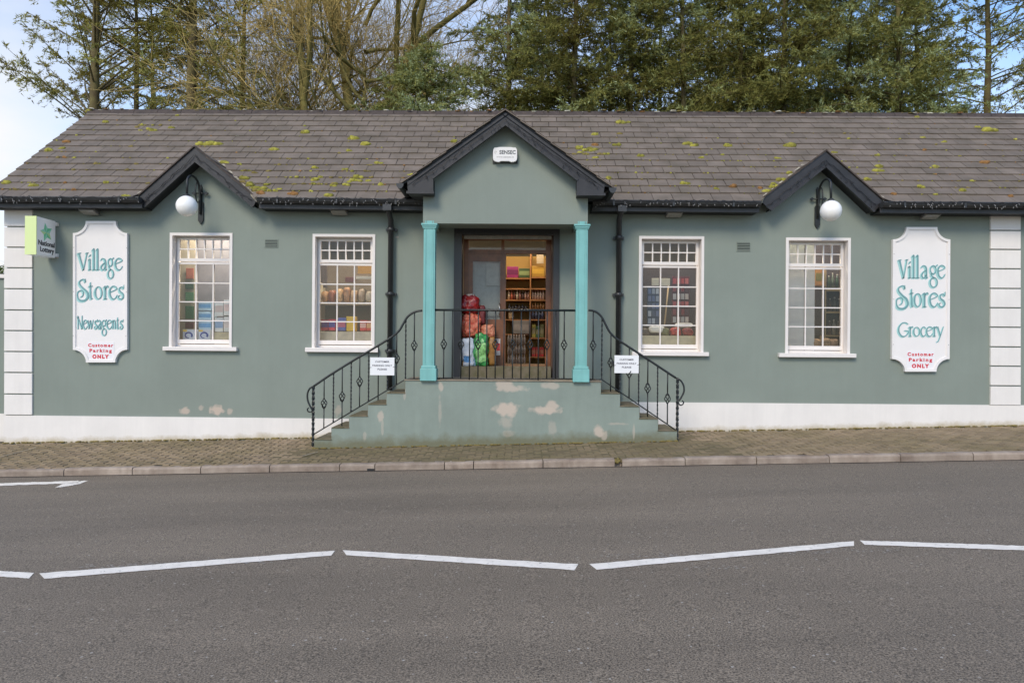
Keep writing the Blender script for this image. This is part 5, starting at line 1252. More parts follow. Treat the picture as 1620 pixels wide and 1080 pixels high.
def bottle(label, cat, px_, pyt, pyb, w_px, Y, col, cap, group, name='bottle'):
    a, b = P(px_, pyt, Y), P(px_, pyb, Y); h = a.z-b.z; r = w_px/F*Y/2; t = thing(name, (b.x, Y, b.z), label, cat, group)
    MB().lathe(b, [(r, 0), (r, h*.62), (r*.45, h*.78), (r*.4, h*.9)], 8).build('body', pm_('plastic_%02x%02x%02x' % tuple(int(c*255) for c in col), col, .3), t)
    MB().lathe(b+Vector((0, 0, h*.9)), [(r*.45, 0), (r*.45, h*.1)], 8).build('cap', pm_('plastic_%02x%02x%02x' % tuple(int(c*255) for c in cap), cap, .3), t)
def board(name, px, Y, dep, mt, label, cat, group=None):
    x0, x1, z0, z1 = rect(*px, Y); t = thing(name, ((x0+x1)/2, Y, z0), label, cat, group)
    MB().box(x0, x1, Y, Y+dep, z0, z1).build('panel', mt, t, bevel=.003); return t
SHELFW = pm_('shelf_oak', (.30, .13, .045), .5, var=.3, scale=6)
SHELFC = pm_('shelf_cream', (.62, .55, .40), .5)
DARKB = pm_('dark_backing', (.075, .06, .05), .8)
DARKP = pm_('dark_plum_backing', (.05, .035, .035), .8)
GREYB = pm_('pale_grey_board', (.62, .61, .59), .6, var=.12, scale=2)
def unit(label, x0, x1, py_list, Y, dep, back, ply=4.0, shelf=SHELFW, pyb=560, pyt=370):
    """shelving unit: uprights, back and shelves at photo rows"""
    a, b = P(x0, 480, Y).x, P(x1, 480, Y).x; xm = (x0+x1)/2; zt, zb = P(xm, pyt, Y).z, P(xm, pyb, Y).z
    t = thing('shelving_unit', ((a+b)/2, Y, zb), label, 'shelves')
    MB().box(a-.02, b+.02, Y+dep, Y+dep+.02, zb, zt).build('back', back, t)
    for x in (a-.02, b): MB().box(x, x+.02, Y, Y+dep, zb, zt).build('upright', shelf, t)
    for py in py_list:
        z = P(xm, py, Y).z; MB().box(a+.001, b-.001, Y-.005, Y+dep-.001, z-.022, z).build('shelf', shelf, t)
    return t
# window 1
Y1_ = WY+.55
REFLECT_GREY = pm_('grey_sky_reflection', (.24, .225, .25), .5, var=.2, scale=2.5)  # grey sky reflection in the panes, put into a board's colour
board('display_backboard', (308, 376, 366, 520), Y1_+.45, .02, REFLECT_GREY, 'grey board added for the sky reflection behind the tissue packs in the leftmost window', 'board')
board('display_backboard', (281, 308, 366, 545), Y1_+.30, .03, pm_('cream_board', (.42, .36, .28), .5), 'cream board hung with pictures in the leftmost window', 'board')
for k, (px, c) in enumerate((((294, 306, 424, 441), (.40, .14, .09)), ((293, 306, 447, 457), (.06, .10, .06)), ((293, 306, 462, 476), (.08, .20, .09)), ((293, 306, 484, 504), (.03, .12, .05)), ((293, 306, 510, 519), (.10, .02, .03)))):
    carton(['small red brown picture card topmost in the leftmost window', 'dark green card second from top in the leftmost window', 'leaf green card in the middle of the leftmost window', 'large dark green card in the leftmost window', 'dark maroon card lowest in the leftmost window'][k], 'card', px, Y1_+.27, .02, c, name='picture_card')
WBL = (.30, .55, .78); WHP = (.72, .74, .76)
carton('cream shelf block under the white packs in the leftmost window', 'shelf', (339, 368, 526, 546), Y1_-.1, .3, (.62, .55, .38), name='display_block')
for k, (a, b) in enumerate(((477, 491), (492.5, 506), (507, 522))):
    carton(('top', 'middle', 'bottom')[k]+' pale blue pack in the stack of tissue in the leftmost window', 'tissue pack', (314, 334, a, b), Y1_, .22, (.45, .62, .75), (.12, .32, .60), 'tissue packs in the leftmost window', name='tissue_pack')
for k, (a, b, c, d) in enumerate(((340, 353, 477, 500), (354, 367, 474, 499), (340, 353, 502, 525), (354, 367, 501, 525))):
    carton(('upper left', 'upper right', 'lower left', 'lower right')[k]+' white pack of the block of four in the leftmost window', 'paper pack', (a, b, c, d), Y1_-.05, .2, WHP, ((.60, .50, .50), (.75, .60, .60), (.25, .38, .60), (.7, .62, .62))[k], 'white paper packs in the leftmost window', name='paper_pack')
for k, (a, b) in enumerate(((289, 308), (314, 332))):
    t = carton(('left', 'right')[k]+' washing powder box with blue swirl at the foot of the leftmost window', 'washing powder', (a, b, 521, 539.5), Y1_-.2, .14, (.60, .66, .78), None, 'washing powder boxes', name='powder_box')
    x0, x1, z0, z1 = rect(a, b, 521, 539.5, Y1_-.2); mb = MB(); c_ = ((x0+x1)/2, (z0+z1)/2)
    mb.ribbon([(c_[0]+.055*math.cos(q), c_[1]+.045*math.sin(q)) for q in [i*.45-.6 for i in range(13)]], [.03-.0015*i for i in range(13)], Y1_-.206, Y1_-.2005); mb.build('swirl', pm_('blue_print', (.02, .05, .30), .4), t)
    MB().box(x0+.005, x0+.07, Y1_-.204, Y1_-.2005, z1-.035, z1-.005).build('flash', pm_('yellow_print', (.75, .55, .06), .4), t)
# window 2
board('display_backboard', (500, 596, 418, 545), Y1_+.75, .02, pm_('brown_backing', (.17, .125, .085), .7, var=.25, scale=2), 'brown back wall of the display left of the door', 'panel')
unit('shelves of bread behind the window left of the door', 503, 592, (479.5,), Y1_+.1, .45, pm_('dim_back', (.20, .15, .10), .7), shelf=SHELFC, pyb=524, pyt=446)
for k in range(7):
    a = 506+k*11.8; c = [(.42, .22, .09), (.34, .12, .06), (.50, .32, .16), (.38, .20, .10), (.46, .28, .14), (.36, .26, .18), (.40, .33, .25)][k]
    sack('bag of bread, %s from the left in the window left of the door' % ORDN[k], 'bread', (a, a+12, 460-(k == 3)*6-(k % 3)*2, 478), Y1_+.12, .22, pm_('bread_%d' % k, c, .4, var=.35, scale=14), 'bags of bread in the window', name='bread_bag')
for k, (a, b, c, d, col, bd, lb) in enumerate(((508, 519, 505.5, 522.5, (.42, .05, .07), (.10, .05, .22), 'dark red carton leftmost in the row left of the door'), (519.5, 530.5, 505, 522.5, (.60, .06, .10), (.08, .08, .34), 'red carton with blue band in the row left of the door'), (534, 547, 502.5, 523, (.10, .13, .42), (.50, .12, .20), 'blue carton with red band in the row left of the door'), (548, 562.5, 500.5, 523.5, (.78, .52, .05), None, 'tall yellow carton in the row left of the door'), (569.5, 579, 506.5, 523, (.66, .07, .06), (.80, .50, .45), 'red carton with pale emblem in the row left of the door'), (579.5, 590, 507, 523, (.62, .09, .05), (.72, .40, .2), 'rightmost red carton in the row left of the door'))):
    carton(lb, 'carton', (a, b, c, d), Y1_-.12, .12, col, bd, 'bright cartons in the window')
carton('cream ledge board at the foot of the window left of the door', 'ledge', (503, 592, 524.5, 545), Y1_-.22, .35, (.60, .54, .42), name='display_ledge')
carton('orange poster high in the window left of the door', 'poster', (566, 590, 420, 433), Y1_+.2, .02, (.42, .22, .04), name='poster')
carton('dark red tray high in the window left of the door', 'tray', (546, 562, 438, 446), Y1_+.2, .06, (.16, .05, .04), name='tray')
carton('pale oval tray high in the window left of the door', 'tray', (563, 590, 437, 441.5), Y1_+.15, .08, (.55, .52, .46), name='tray')
carton('tall dark door panel at the left side of the window left of the door', 'panel', (507, 517, 410, 455), Y1_+.4, .04, (.11, .08, .07), name='partition_screen')
# window 3
board('display_backboard', (1008, 1110, 418, 552), Y1_+.6, .02, DARKP, 'dark back wall of the display right of the door', 'panel')
def rack(x0, x1, y0, y1, nx, ny, cols, lb, bk):
    Y = Y1_+.25; t = board('card_rack', (x0, x1, y0, y1), Y+.04, .02, bk, lb, 'rack')
    for i in range(nx):
        for j in range(ny):
            a = x0+1+(x1-x0-2)*(i+.12)/nx; b = x0+1+(x1-x0-2)*(i+.88)/nx; c = y0+2+(y1-y0-4)*(j+.1)/ny; d = y0+2+(y1-y0-4)*(j+.82)/ny
            k = (i*3+j*2) % len(cols); X0, X1, Z0, Z1 = rect(a, b, c, d, Y); MB().box(X0, X1, Y, Y+.02, Z0, Z1).build('packet', pm_('packet_%s_%d' % (lb[:4], k), cols[k], .35), t)
rack(1024, 1044, 453, 516, 3, 5, [(.07, .10, .22), (.34, .38, .48), (.10, .12, .24), (.22, .26, .36), (.05, .06, .12)], 'blue card rack with small packets in the window right of the door', pm_('rack_blue', (.035, .045, .10), .4))
rack(1063, 1091, 437, 514, 4, 6, [(.30, .045, .05), (.48, .42, .42), (.18, .03, .035), (.42, .12, .12), (.36, .34, .36), (.09, .04, .05)], 'red card rack with small packets in the window right of the door', pm_('rack_red', (.09, .02, .025), .4))
carton('white notice on the left of the two in the window right of the door', 'notice', (1031, 1042.5, 440, 451.5), Y1_+.05, .01, (.62, .58, .48), name='window_notice')
carton('white notice on the right of the two in the window right of the door', 'notice', (1045.5, 1060, 440.5, 452), Y1_+.05, .01, (.62, .58, .48), name='window_notice')
t = thing('wooden_pole', tuple(P(1051, 516, Y1_)), 'thin pale wooden pole leaning behind the window right of the door', 'pole'); MB().tube([P(1057.5, 452, Y1_), P(1051, 516, Y1_)], .011, 6).build('pole', pm_('pale_wood', (.50, .36, .20), .5), t); MB().lathe(P(1051, 518, Y1_), [(.02, 0), (.014, .03)], 8).build('foot', DARKB, t)
sack('crumpled white paper on the ledge of the window right of the door', 'paper', (1027, 1052, 515.5, 526), Y1_-.1, .12, pm_('white_paper', (.70, .70, .70), .6), name='crumpled_paper')
sack('second crumpled white sheet behind the red goods right of the door', 'paper', (1068, 1098, 510.5, 518), Y1_+.05, .10, pm_('white_paper', (.70, .70, .70), .6), name='crumpled_paper')
for k, (a, b) in enumerate(((1046, 1060), (1061, 1079), (1080, 1098))):
    sack(('green brown', 'bright red', 'dark red')[k]+' bag of goods on the ledge of the window right of the door', 'bag', (a, b, 518.5-(k == 1), 530.5), Y1_-.1, .12, pm_('goods_%d' % k, ((.12, .12, .05), (.36, .04, .04), (.20, .025, .03))[k], .4, var=.5, scale=25), 'bags on the window ledge')
sack('dark bag at the left of the ledge in the window right of the door', 'bag', (1015, 1028, 519, 530.5), Y1_-.1, .12, pm_('dark_goods', (.09, .07, .06), .5, var=.4, scale=20))
carton('cream ledge board at the foot of the window right of the door', 'ledge', (1010, 1108, 531, 552), Y1_-.22, .35, (.60, .54, .38), name='display_ledge')
# window 4
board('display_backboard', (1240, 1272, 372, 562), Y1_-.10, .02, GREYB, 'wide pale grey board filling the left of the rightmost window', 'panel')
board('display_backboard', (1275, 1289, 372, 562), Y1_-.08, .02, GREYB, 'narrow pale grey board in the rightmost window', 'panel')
board('display_backboard', (1289, 1345, 372, 562), Y1_+.75, .02, DARKP, 'dark back wall of the display in the rightmost window', 'panel')
carton('tall orange brown cupboard top in the rightmost window', 'cupboard', (1290, 1305, 424, 452), Y1_+.2, .2, (.34, .15, .03), (.16, .13, .02), name='cupboard')
carton('dark brown cupboard under the orange top in the rightmost window', 'cupboard', (1290, 1305, 453, 530), Y1_+.2, .2, (.045, .028, .02), name='cupboard')
unit('dark shelves of bottles in the rightmost window', 1307, 1338, (458, 493, 530), Y1_+.3, .2, DARKP, shelf=pm_('beige_shelf', (.30, .22, .12), .5), pyb=550, pyt=420)
for k, (px_, t0, b0, c) in enumerate(((1311, 436, 457, (.05, .07, .04)), (1317, 432, 457, (.10, .12, .09)), (1324, 434, 457, (.03, .05, .03)), (1331, 436, 457, (.14, .15, .13)), (1313, 472, 492, (.05, .025, .02)), (1320, 470, 492, (.08, .07, .06)), (1327, 472, 492, (.04, .03, .03)), (1312, 507, 529, (.07, .03, .03)), (1319, 505, 529, (.20, .18, .16)), (1326, 508, 529, (.05, .03, .02)))):
    bottle('dark bottle, %s on the %s shelf in the rightmost window' % (ORDN[k if k < 4 else (k-4 if k < 7 else k-7)], 'top' if k < 4 else 'middle' if k < 7 else 'bottom'), 'bottle', px_, t0, b0, 5.5, Y1_+.38, c, (.35, .32, .28), 'dark bottles in the rightmost window')
for k, (a, b) in enumerate(((1288, 1301), (1303, 1316), (1315, 1329))):
    sack(('left', 'middle', 'right')[k]+' netted bag of pale logs at the foot of the rightmost window', 'log bag', (a, b, 536-k % 2*1.5, 549), Y1_-.1, .14, pm_('netted_logs_%d' % k, ((.46, .30, .17), (.40, .27, .17), (.44, .29, .20))[k], .8, col2=(.16, .09, .05), scale=45), 'netted bags in the rightmost window', name='log_bag')
# doorway goods (stand on the threshold)
YB = WY+.10
RED = pm_('red_wrap', (.48, .02, .018), .3, col2=(.16, .008, .01), scale=11, bump=.5, bscale=22); NET = pm_('orange_net', (.62, .06, .03), .4, col2=(.72, .26, .14), scale=22, bump=.8, bscale=40)
sack('glossy red wrapped fuel bale on top of the stack at the door', 'fuel bale', (728.5, 758, 466, 496), YB+.06, .22, RED, 'red fuel bales stacked at the door', name='fuel_bale', knot=True, lump=.018, lscale=13)
sack('orange red netted fuel bale low in the stack at the door', 'fuel bale', (728, 760, 495.5, 534), YB+.05, .24, NET, 'red fuel bales stacked at the door', name='fuel_bale', lump=.022, lscale=17)
sack('dark wrapped bale at the bottom of the stack behind the white sack', 'fuel bale', (733, 762, 533.5, 579.5), YB+.12, .20, pm_('dark_wrap', (.09, .03, .025), .4), name='fuel_bale')
sack('dark red bag behind the red bales at the door', 'bag', (757, 768, 482, 513), YB+.16, .1, pm_('deep_red', (.16, .02, .02), .5))
sack('peach coloured printed sack beside the red bales', 'sack', (759.5, 784, 513, 535), YB+.12, .16, pm_('peach_print', (.60, .28, .16), .5, col2=(.42, .10, .05), scale=20), name='sack', lump=.016, lscale=14)
sack('white sack with blue corner leaning on the bale stack', 'sack', (729.5, 751, 533, 579.8), YB-.07, .11, pm_('white_sack', (.66, .67, .70), .4, col2=(.42, .48, .55), scale=7, bump=.6, bscale=18), name='sack', lean=-.06, lump=.016, panel=((.10, .26, .50), .62, .80, .25, .45))
sack('blue sack edge between the white and green sacks', 'sack', (744, 753.5, 556, 579.5), YB-.03, .10, pm_('blue_sack', (.06, .22, .36), .4, col2=(.35, .5, .6), scale=18), name='sack')
sack('glossy green sack in front of the shop door', 'sack', (749, 773, 527, 579.8), YB-.06, .13, pm_('green_sack', (.008, .07, .02), .3, col2=(.06, .36, .09), scale=12, bump=.6, bscale=20), name='sack', lean=-.03, lump=.020, lscale=12, panel=((.22, .48, .16), .66, .86, .30, .62))
sack('mustard coloured sack right of the green sack', 'sack', (771.5, 784.5, 532, 579.5), YB+.0, .12, pm_('mustard_sack', (.36, .17, .03), .5, col2=(.16, .07, .015), scale=16), name='sack', lump=.014)
carton('narrow red and white leaflet stuck low on the door leaf', 'leaflet', (785, 791.5, 535.5, 562), DY-.012, .003, (.70, .62, .56), (.55, .05, .05), name='leaflet')
carton('pale sheet behind the glass of the shop door for a reflected window', 'poster', (769, 790.5, 417, 452), DY+.10, .004, (.36, .33, .28), name='poster')  # pale sheet added to stand in for a window reflected in the glass
carton('grey panel behind the glass of the shop door for its reflection', 'reflection', (744, 795, 408, 510), DY+.14, .01, (.30, .29, .26), name='reflection_panel')  # grey of the door glass's reflection, put into a panel behind it
# shelves seen through the door
YS = 13.6
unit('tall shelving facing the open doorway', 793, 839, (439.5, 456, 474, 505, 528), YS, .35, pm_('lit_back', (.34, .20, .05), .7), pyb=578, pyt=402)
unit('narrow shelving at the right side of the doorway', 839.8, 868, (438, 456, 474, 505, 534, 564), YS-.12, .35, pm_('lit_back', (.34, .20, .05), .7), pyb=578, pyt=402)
carton('magenta cake box high on the shelves seen through the door', 'box', (802, 820, 421.5, 439.2), YS+.02, .2, (.20, .012, .085), (.10, .005, .05), name='cake_box')
carton('dark green box beside the magenta cake box', 'box', (821, 838, 424.5, 439.2), YS+.02, .2, (.035, .06, .02), (.16, .20, .08), name='cake_box')
carton('panel with yellow lamplight put into its colour, high at the right side of the doorway shelves', 'box', (841, 861, 421, 437.7), YS-.1, .2, (.32, .17, .02), (.42, .24, .03), name='lit_panel')  # yellow lamplight on a panel, put into its colour
carton('white paper sheet hanging at the top right of the doorway shelves', 'notice', (849, 860, 403, 417), YS-.14, .01, (.36, .28, .19), name='paper_notice')
pal = [(.55, .42, .30), (.45, .12, .07), (.16, .05, .04), (.60, .50, .40), (.34, .16, .14), (.10, .06, .06), (.50, .34, .30), (.42, .25, .22)]
for k in range(8): bottle('small bottle, %s from the left in the long row on the doorway shelves' % ORDN[k], 'bottle', 805+k*4.4, 458.5+(k % 3), 473.7, 3.6, YS+.06, pal[k], pal[(k+3) % 8], 'bottles in the middle row of the shelves')
for k in range(5): bottle('pink capped jar, %s from the left on the narrow doorway shelves' % ORDN[k], 'jar', 842.5+k*4.2, 459.5, 473.7, 3.8, YS-.06, (.46, .34, .30), (.40, .15, .13), 'jars on the narrow shelves', name='jar')
for k in range(6): bottle('dark tin, %s from the left on the shelf below the bottles' % ORDN[k], 'tin', 806+k*5.2, 481+(k % 2)*2, 490, 4.8, YS+.06, (.035, .035, .05), (.10, .10, .12), 'dark tins on the shelves', name='tin')
MB_ = MB(); za = P(820, 490.2, YS).z; xa, xb = P(800, 490, YS).x, P(838, 490, YS).x
t = thing('shelf_board', ((xa+xb)/2, YS, za), 'plain shelf board carrying the dark tins', 'shelf'); MB().box(xa+.002, xb, YS+.001, YS+.30, za-.02, za).build('plank', SHELFW, t)
for k in range(5): bottle('tall orange capped sauce bottle, %s from the left on the narrow shelves' % ORDN[k], 'bottle', 842.5+k*4.2, 480-(k % 2)*2, 489.5, 3.2, YS-.06, (.35, .16, .06), (.62, .28, .08), 'sauce bottles on the narrow shelves')
for k in range(4): bottle('dark blue jar, %s from the left under the sauce bottles' % ORDN[k], 'jar', 843+k*5, 491, 504.6, 4.6, YS-.06, (.04, .05, .10), (.30, .30, .36), 'dark blue jars', name='jar')
sack('beige paper bag on the shelf over the grey tray', 'bag', (804, 813, 492, 504.7), YS+.03, .14, pm_('beige_paper', (.48, .36, .22), .7))
carton('grey display tray on the lower shelf seen through the door', 'tray', (812, 838, 507, 527.7), YS-.02, .25, (.22, .20, .19), (.30, .27, .26), name='display_tray')
for r_ in range(3):
    y0 = 529.5+r_*15.6; t = None
    for k in range(7):
        px_ = 804.5+k*4.2; Y = YS-.25; a, b = P(px_, y0, Y), P(px_, y0+15, Y); h = a.z-b.z
        if t is None: t = thing('water_pack', (b.x+.15, Y, b.z), ('topmost', 'middle', 'lowest')[r_]+' shrink wrapped pack of water bottles seen through the door', 'water pack', 'packs of water stacked inside the door')
        MB().lathe(b, [(.023, 0), (.023, h*.6), (.012, h*.85), (.012, h)], 8).build('bottle', pm_('water_plastic', (.25, .225, .22), .25), t)
for k in range(3): carton(('yellow green', 'dark green', 'olive')[k]+' packet low on the narrow doorway shelves', 'packet', (841.5+k*6.5, 847.3+k*6.5, 513+(k % 2)*3, 533.7), YS-.08, .12, ((.34, .30, .05), (.04, .12, .04), (.14, .14, .05))[k], (.2, .18, .1), 'packets on the narrow shelves', name='packet')
for k in range(3): carton(('left', 'middle', 'right')[k]+' red carton on the lowest narrow doorway shelf', 'carton', (841.5+k*6.5, 847.3+k*6.5, 549, 563.7), YS-.08, .12, (.42, .03, .03), (.30, .12, .08), 'red cartons on the lowest shelf')

# ------------------------------------------------------------------ trees
def leafmat(name, c1, c2, c3):
    m = bpy.data.materials.new(name); m.use_nodes = True; n = m.node_tree.nodes; l = m.node_tree.links; n.clear()
    o = n.new('ShaderNodeOutputMaterial'); d = n.new('ShaderNodeBsdfDiffuse'); tr = n.new('ShaderNodeBsdfTranslucent'); mxs = n.new('ShaderNodeMixShader'); mxs.inputs[0].default_value = .28
    g = n.new('ShaderNodeNewGeometry'); r = n.new('ShaderNodeValToRGB'); e = r.color_ramp.elements; e[0].color = (*c1, 1); e[1].color = (*c3, 1); e[1].position = .95; k = e.new(.55); k.color = (*c2, 1)
    tcn = n.new('ShaderNodeTexCoord'); z = n.new('ShaderNodeTexNoise'); z.inputs['Scale'].default_value = .8; z.inputs['Detail'].default_value = 3; l.new(tcn.outputs['Object'], z.inputs['Vector'])
    a = n.new('ShaderNodeMath'); a.operation = 'MULTIPLY_ADD'; a.inputs[1].default_value = .45; l.new(g.outputs['Random Per Island'], a.inputs[0])
    b = n.new('ShaderNodeMath'); b.operation = 'MULTIPLY_ADD'; b.inputs[1].default_value = 1.5; b.inputs[2].default_value = -.5; l.new(z.outputs[0], b.inputs[0]); oi = n.new('ShaderNodeObjectInfo'); ob = n.new('ShaderNodeMath'); ob.operation = 'MULTIPLY_ADD'; ob.inputs[1].default_value = .3; ob.inputs[2].default_value = -.66; l.new(oi.outputs['Random'], ob.inputs[0]); l.new(ob.outputs[0], b.inputs[2]); l.new(b.outputs[0], a.inputs[2])
    l.new(a.outputs[0], r.inputs[0]); l.new(r.outputs[0], d.inputs[0]); l.new(r.outputs[0], tr.inputs[0]); l.new(d.outputs[0], mxs.inputs[1]); l.new(tr.outputs[0], mxs.inputs[2]); l.new(mxs.outputs[0], o.inputs[0])
    return m
NEED = leafmat('spruce_needles', (.14, .115, .034), (.29, .29, .085), (.54, .64, .37))
NEEDB = leafmat('dry_needles', (.20, .14, .035), (.38, .35, .10), (.55, .62, .26))
BARK = mat('bark', (.085, .058, .028), .9, 0, 3, .6, 25, col2=(.155, .13, .045))
TWIG = mat('twig_bark', (.20, .17, .05), .9, .4, 4)
TWIGR = mat('red_twigs', (.48, .35, .12), .9, .3, 4)
def np_mesh(name, V, Fc, m):
    """V (n,3), Fc (k,3 or 4) all the same size"""
    me = bpy.data.meshes.new(name); me.vertices.add(len(V)); me.vertices.foreach_set('co', np.asarray(V, np.float32).ravel())
    k = Fc.shape[1]; me.loops.add(Fc.size); me.loops.foreach_set('vertex_index', Fc.astype(np.int32).ravel()); me.polygons.add(len(Fc)); me.polygons.foreach_set('loop_start', np.arange(len(Fc), dtype=np.int32)*k)
    me.update(calc_edges=True); me.validate(); me.materials.append(m); return me
class Tubes:
    def __init__(s): s.V = []; s.F = []; s.n = 0
    def add(s, pts, rad, n=4):
        pts = np.asarray(pts, float); m = len(pts); d = np.gradient(pts, axis=0); d /= np.linalg.norm(d, axis=1)[:, None]+1e-9
        ref = np.array([0.3, 0.2, 1.0]) if abs(d[0, 2]) < .8 else np.array([1.0, .1, 0]); a = np.cross(d, ref); a /= np.linalg.norm(a, axis=1)[:, None]+1e-9; b = np.cross(d, a)
        ang = np.arange(n)*2*np.pi/n; rad = np.asarray(rad)
        V = pts[:, None, :]+(a[:, None, :]*np.cos(ang)[None, :, None]+b[:, None, :]*np.sin(ang)[None, :, None])*rad[:, None, None]
        i = np.arange(m-1)[:, None]*n; k = np.arange(n)[None, :]; k2 = (k+1) % n
        Fq = np.stack([i+k, i+k2, i+n+k2, i+n+k], -1).reshape(-1, 4)+s.n
        s.V.append(V.reshape(-1, 3)); s.F.append(Fq); s.n += m*n
    def mesh(s, name, m): return np_mesh(name, np.concatenate(s.V), np.concatenate(s.F), m)
def conifer_meshes(seed, H, r0, zlow, Lmax, dens, rise, droop, nm, ntw=26, nn=20, taper_from=.45, size=1.0, lo_t=.15):
    g = np.random.default_rng(seed); T = Tubes(); B = Tubes()
    zt = np.linspace(-.6, H, 14); wob = np.cumsum(g.normal(0, .025, (14, 2)), 0); tp = np.c_[wob, zt]; T.add(tp, r0*(1-.93*np.clip(zt, 0, H)/H), 9)
    base, dirs, lens = [], [], []
    z = zlow
    while z < H-.3:
        for _ in range(int(dens)+(g.random() < dens % 1)):
            az = g.uniform(0, 2*np.pi); f = z/H
            L_ = Lmax*min(1, (1-f)/(1-taper_from)+.08)*g.uniform(.6, 1.15)
            el = rise+g.normal(0, .12)+(f-.5)*.5; zz = z+g.uniform(-.12, .12)
            tx = np.interp(zz, zt, tp[:, 0]); ty = np.interp(zz, zt, tp[:, 1]); n = 7; t = np.linspace(0, 1, n)
            hx = L_*t*np.cos(el); vz = L_*t*np.sin(el)-droop*L_*t**2*1.0; az2 = az+g.normal(0, .12)*t
            pts = np.c_[tx+hx*np.cos(az2), ty+hx*np.sin(az2), zz+vz]; B.add(pts, .006+.019*L_/2.2*(1-t)**1.1, 4)
            m = max(4, int(ntw*L_/Lmax)); ts = np.sort(g.uniform(lo_t, 1.0, m)); p = np.stack([np.interp(ts, t, pts[:, k]) for k in range(3)], 1)
            dr = np.array([np.cos(az), np.sin(az), 0]); sd_ = np.array([-np.sin(az), np.cos(az), 0]); sg = np.where(np.arange(m) % 2 == 0, 1, -1)[:, None]
            dd = dr*g.uniform(.3, .9, (m, 1))+sd_*sg*g.uniform(.4, 1.0, (m, 1))+np.array([0, 0, 1])*g.normal(-.05-.3*droop, .45, (m, 1)); dd /= np.linalg.norm(dd, axis=1)[:, None]
            ll = g.uniform(.22, .62, m)*(1.1-.5*ts)*size*(Lmax/2.2)**.5
            base.append(p); dirs.append(dd); lens.append(ll)
        z += g.uniform(.22, .38)
    base, dirs, lens = np.concatenate(base), np.concatenate(dirs), np.concatenate(lens)
    # thin wood of the twigs
    m = len(base); w = .004; a = np.cross(dirs, [0, 0, 1.0]); a /= np.linalg.norm(a, axis=1)[:, None]+1e-9
    tip = base+dirs*lens[:, None]+np.array([0, 0, -1])*(lens**2)[:, None]*.25
    # needles
    tt = g.uniform(.05, 1.05, (m, nn)); P_ = base[:, None]+dirs[:, None]*(lens[:, None]*tt)[..., None]; P_[..., 2] -= (lens[:, None]*tt)**2*.30
    P_ += g.normal(0, .018, P_.shape)
    nd = dirs[:, None]*g.uniform(.3, 1.2, (m, nn, 1))+g.normal(0, .5, (m, nn, 3))+np.array([0, 0, .25]); nd /= np.linalg.norm(nd, axis=-1)[..., None]
    sd2 = np.cross(nd, g.normal(0, 1, nd.shape)); sd2 /= np.linalg.norm(sd2, axis=-1)[..., None]+1e-9
    ln = g.uniform(.06, .13, (m, nn, 1))*size; wd = g.uniform(.008, .018, (m, nn, 1))*size
    V = np.stack([P_-sd2*wd, P_+sd2*wd, P_+nd*ln], 2).reshape(-1, 3); Fn = np.arange(len(V)).reshape(-1, 3)
    tw = np.stack([base-a*w*1.5, base+a*w*1.5, tip], 1).reshape(-1, 3); Bm = B.mesh('branches', BARK)
    twm = np_mesh('twigs', tw, np.arange(len(tw)).reshape(-1, 3), BARK)
    return T.mesh('trunk', BARK), Bm, twm, np_mesh('crown', V, Fn, nm)
def bare_meshes(seed, H, r0, spread, nfork=2, depth=6, r_min=.006, up=.55, z0=3.0):
    g = np.random.default_rng(seed); T = Tubes(); B = Tubes(); Rr = Tubes()
    def grow(p, d, L_, r, k):
        n = 5; t = np.linspace(0, 1, n); pts = [p]; q = p.copy(); dd = d.copy()
        for i in range(n-1):
            dd = dd+g.normal(0, .13, 3)+np.array([0, 0, .035]); dd /= np.linalg.norm(dd); q = q+dd*L_/(n-1); pts.append(q.copy())
        (T if k == 0 else (Rr if k >= depth-1 else B)).add(pts, r*(1-.35*t), 8 if k == 0 else (5 if k < 3 else 3))
        if k >= 1:
            for _ in range(1 if k < 5 else 1):
                q0 = pts[int(g.integers(1, n))]; s_ = g.normal(0, 1, 3); s_ /= np.linalg.norm(s_); e1 = dd*.5+s_*.8+np.array([0, 0, .25]); e1 /= np.linalg.norm(e1); e2 = e1+g.normal(0, .45, 3)+np.array([0, 0, .2]); l_ = g.uniform(.18, .5)
                Rr.add([q0, q0+e1*l_, q0+e1*l_+e2*l_*.9], [.006, .0045, .003], 3)
        if k >= depth: return
        m = 2+int(g.random() < .55)+(1 if k >= 2 else 0)
        for j in range(m):
            s_ = g.normal(0, 1, 3); s_ -= dd*np.dot(s_, dd); s_ /= np.linalg.norm(s_)+1e-9; sp = spread*g.uniform(.5, 1.2)
            nd = dd*np.cos(sp)+s_*np.sin(sp); nd[2] += .06*up; nd /= np.linalg.norm(nd); i0 = int(g.integers(2, n)); st = pts[i0]
            grow(st.copy(), nd, L_*g.uniform(.58, .86), max(r*g.uniform(.45, .68), r_min*.7), k+1)
    for _ in range(nfork):
        d = np.array([g.normal(0, .10), g.normal(0, .10), 1.0]); d /= np.linalg.norm(d); grow(np.array([g.normal(0, .08), g.normal(0, .08), -.5]), d, H*.48, r0, 0)
    # side limbs low on the trunk
    for _ in range(int(z0*3)):
        az = g.uniform(0, 2*np.pi); el = g.uniform(.2, .9); z = g.uniform(H*.36, H*.74); grow(np.array([0, 0, z]), np.array([np.cos(az)*np.cos(el), np.sin(az)*np.cos(el), np.sin(el)]), g.uniform(1.3, 2.4), r0*.20, 2)
    return T.mesh('trunk', BARK), B.mesh('branches', TWIG), Rr.mesh('twigs', TWIGR)
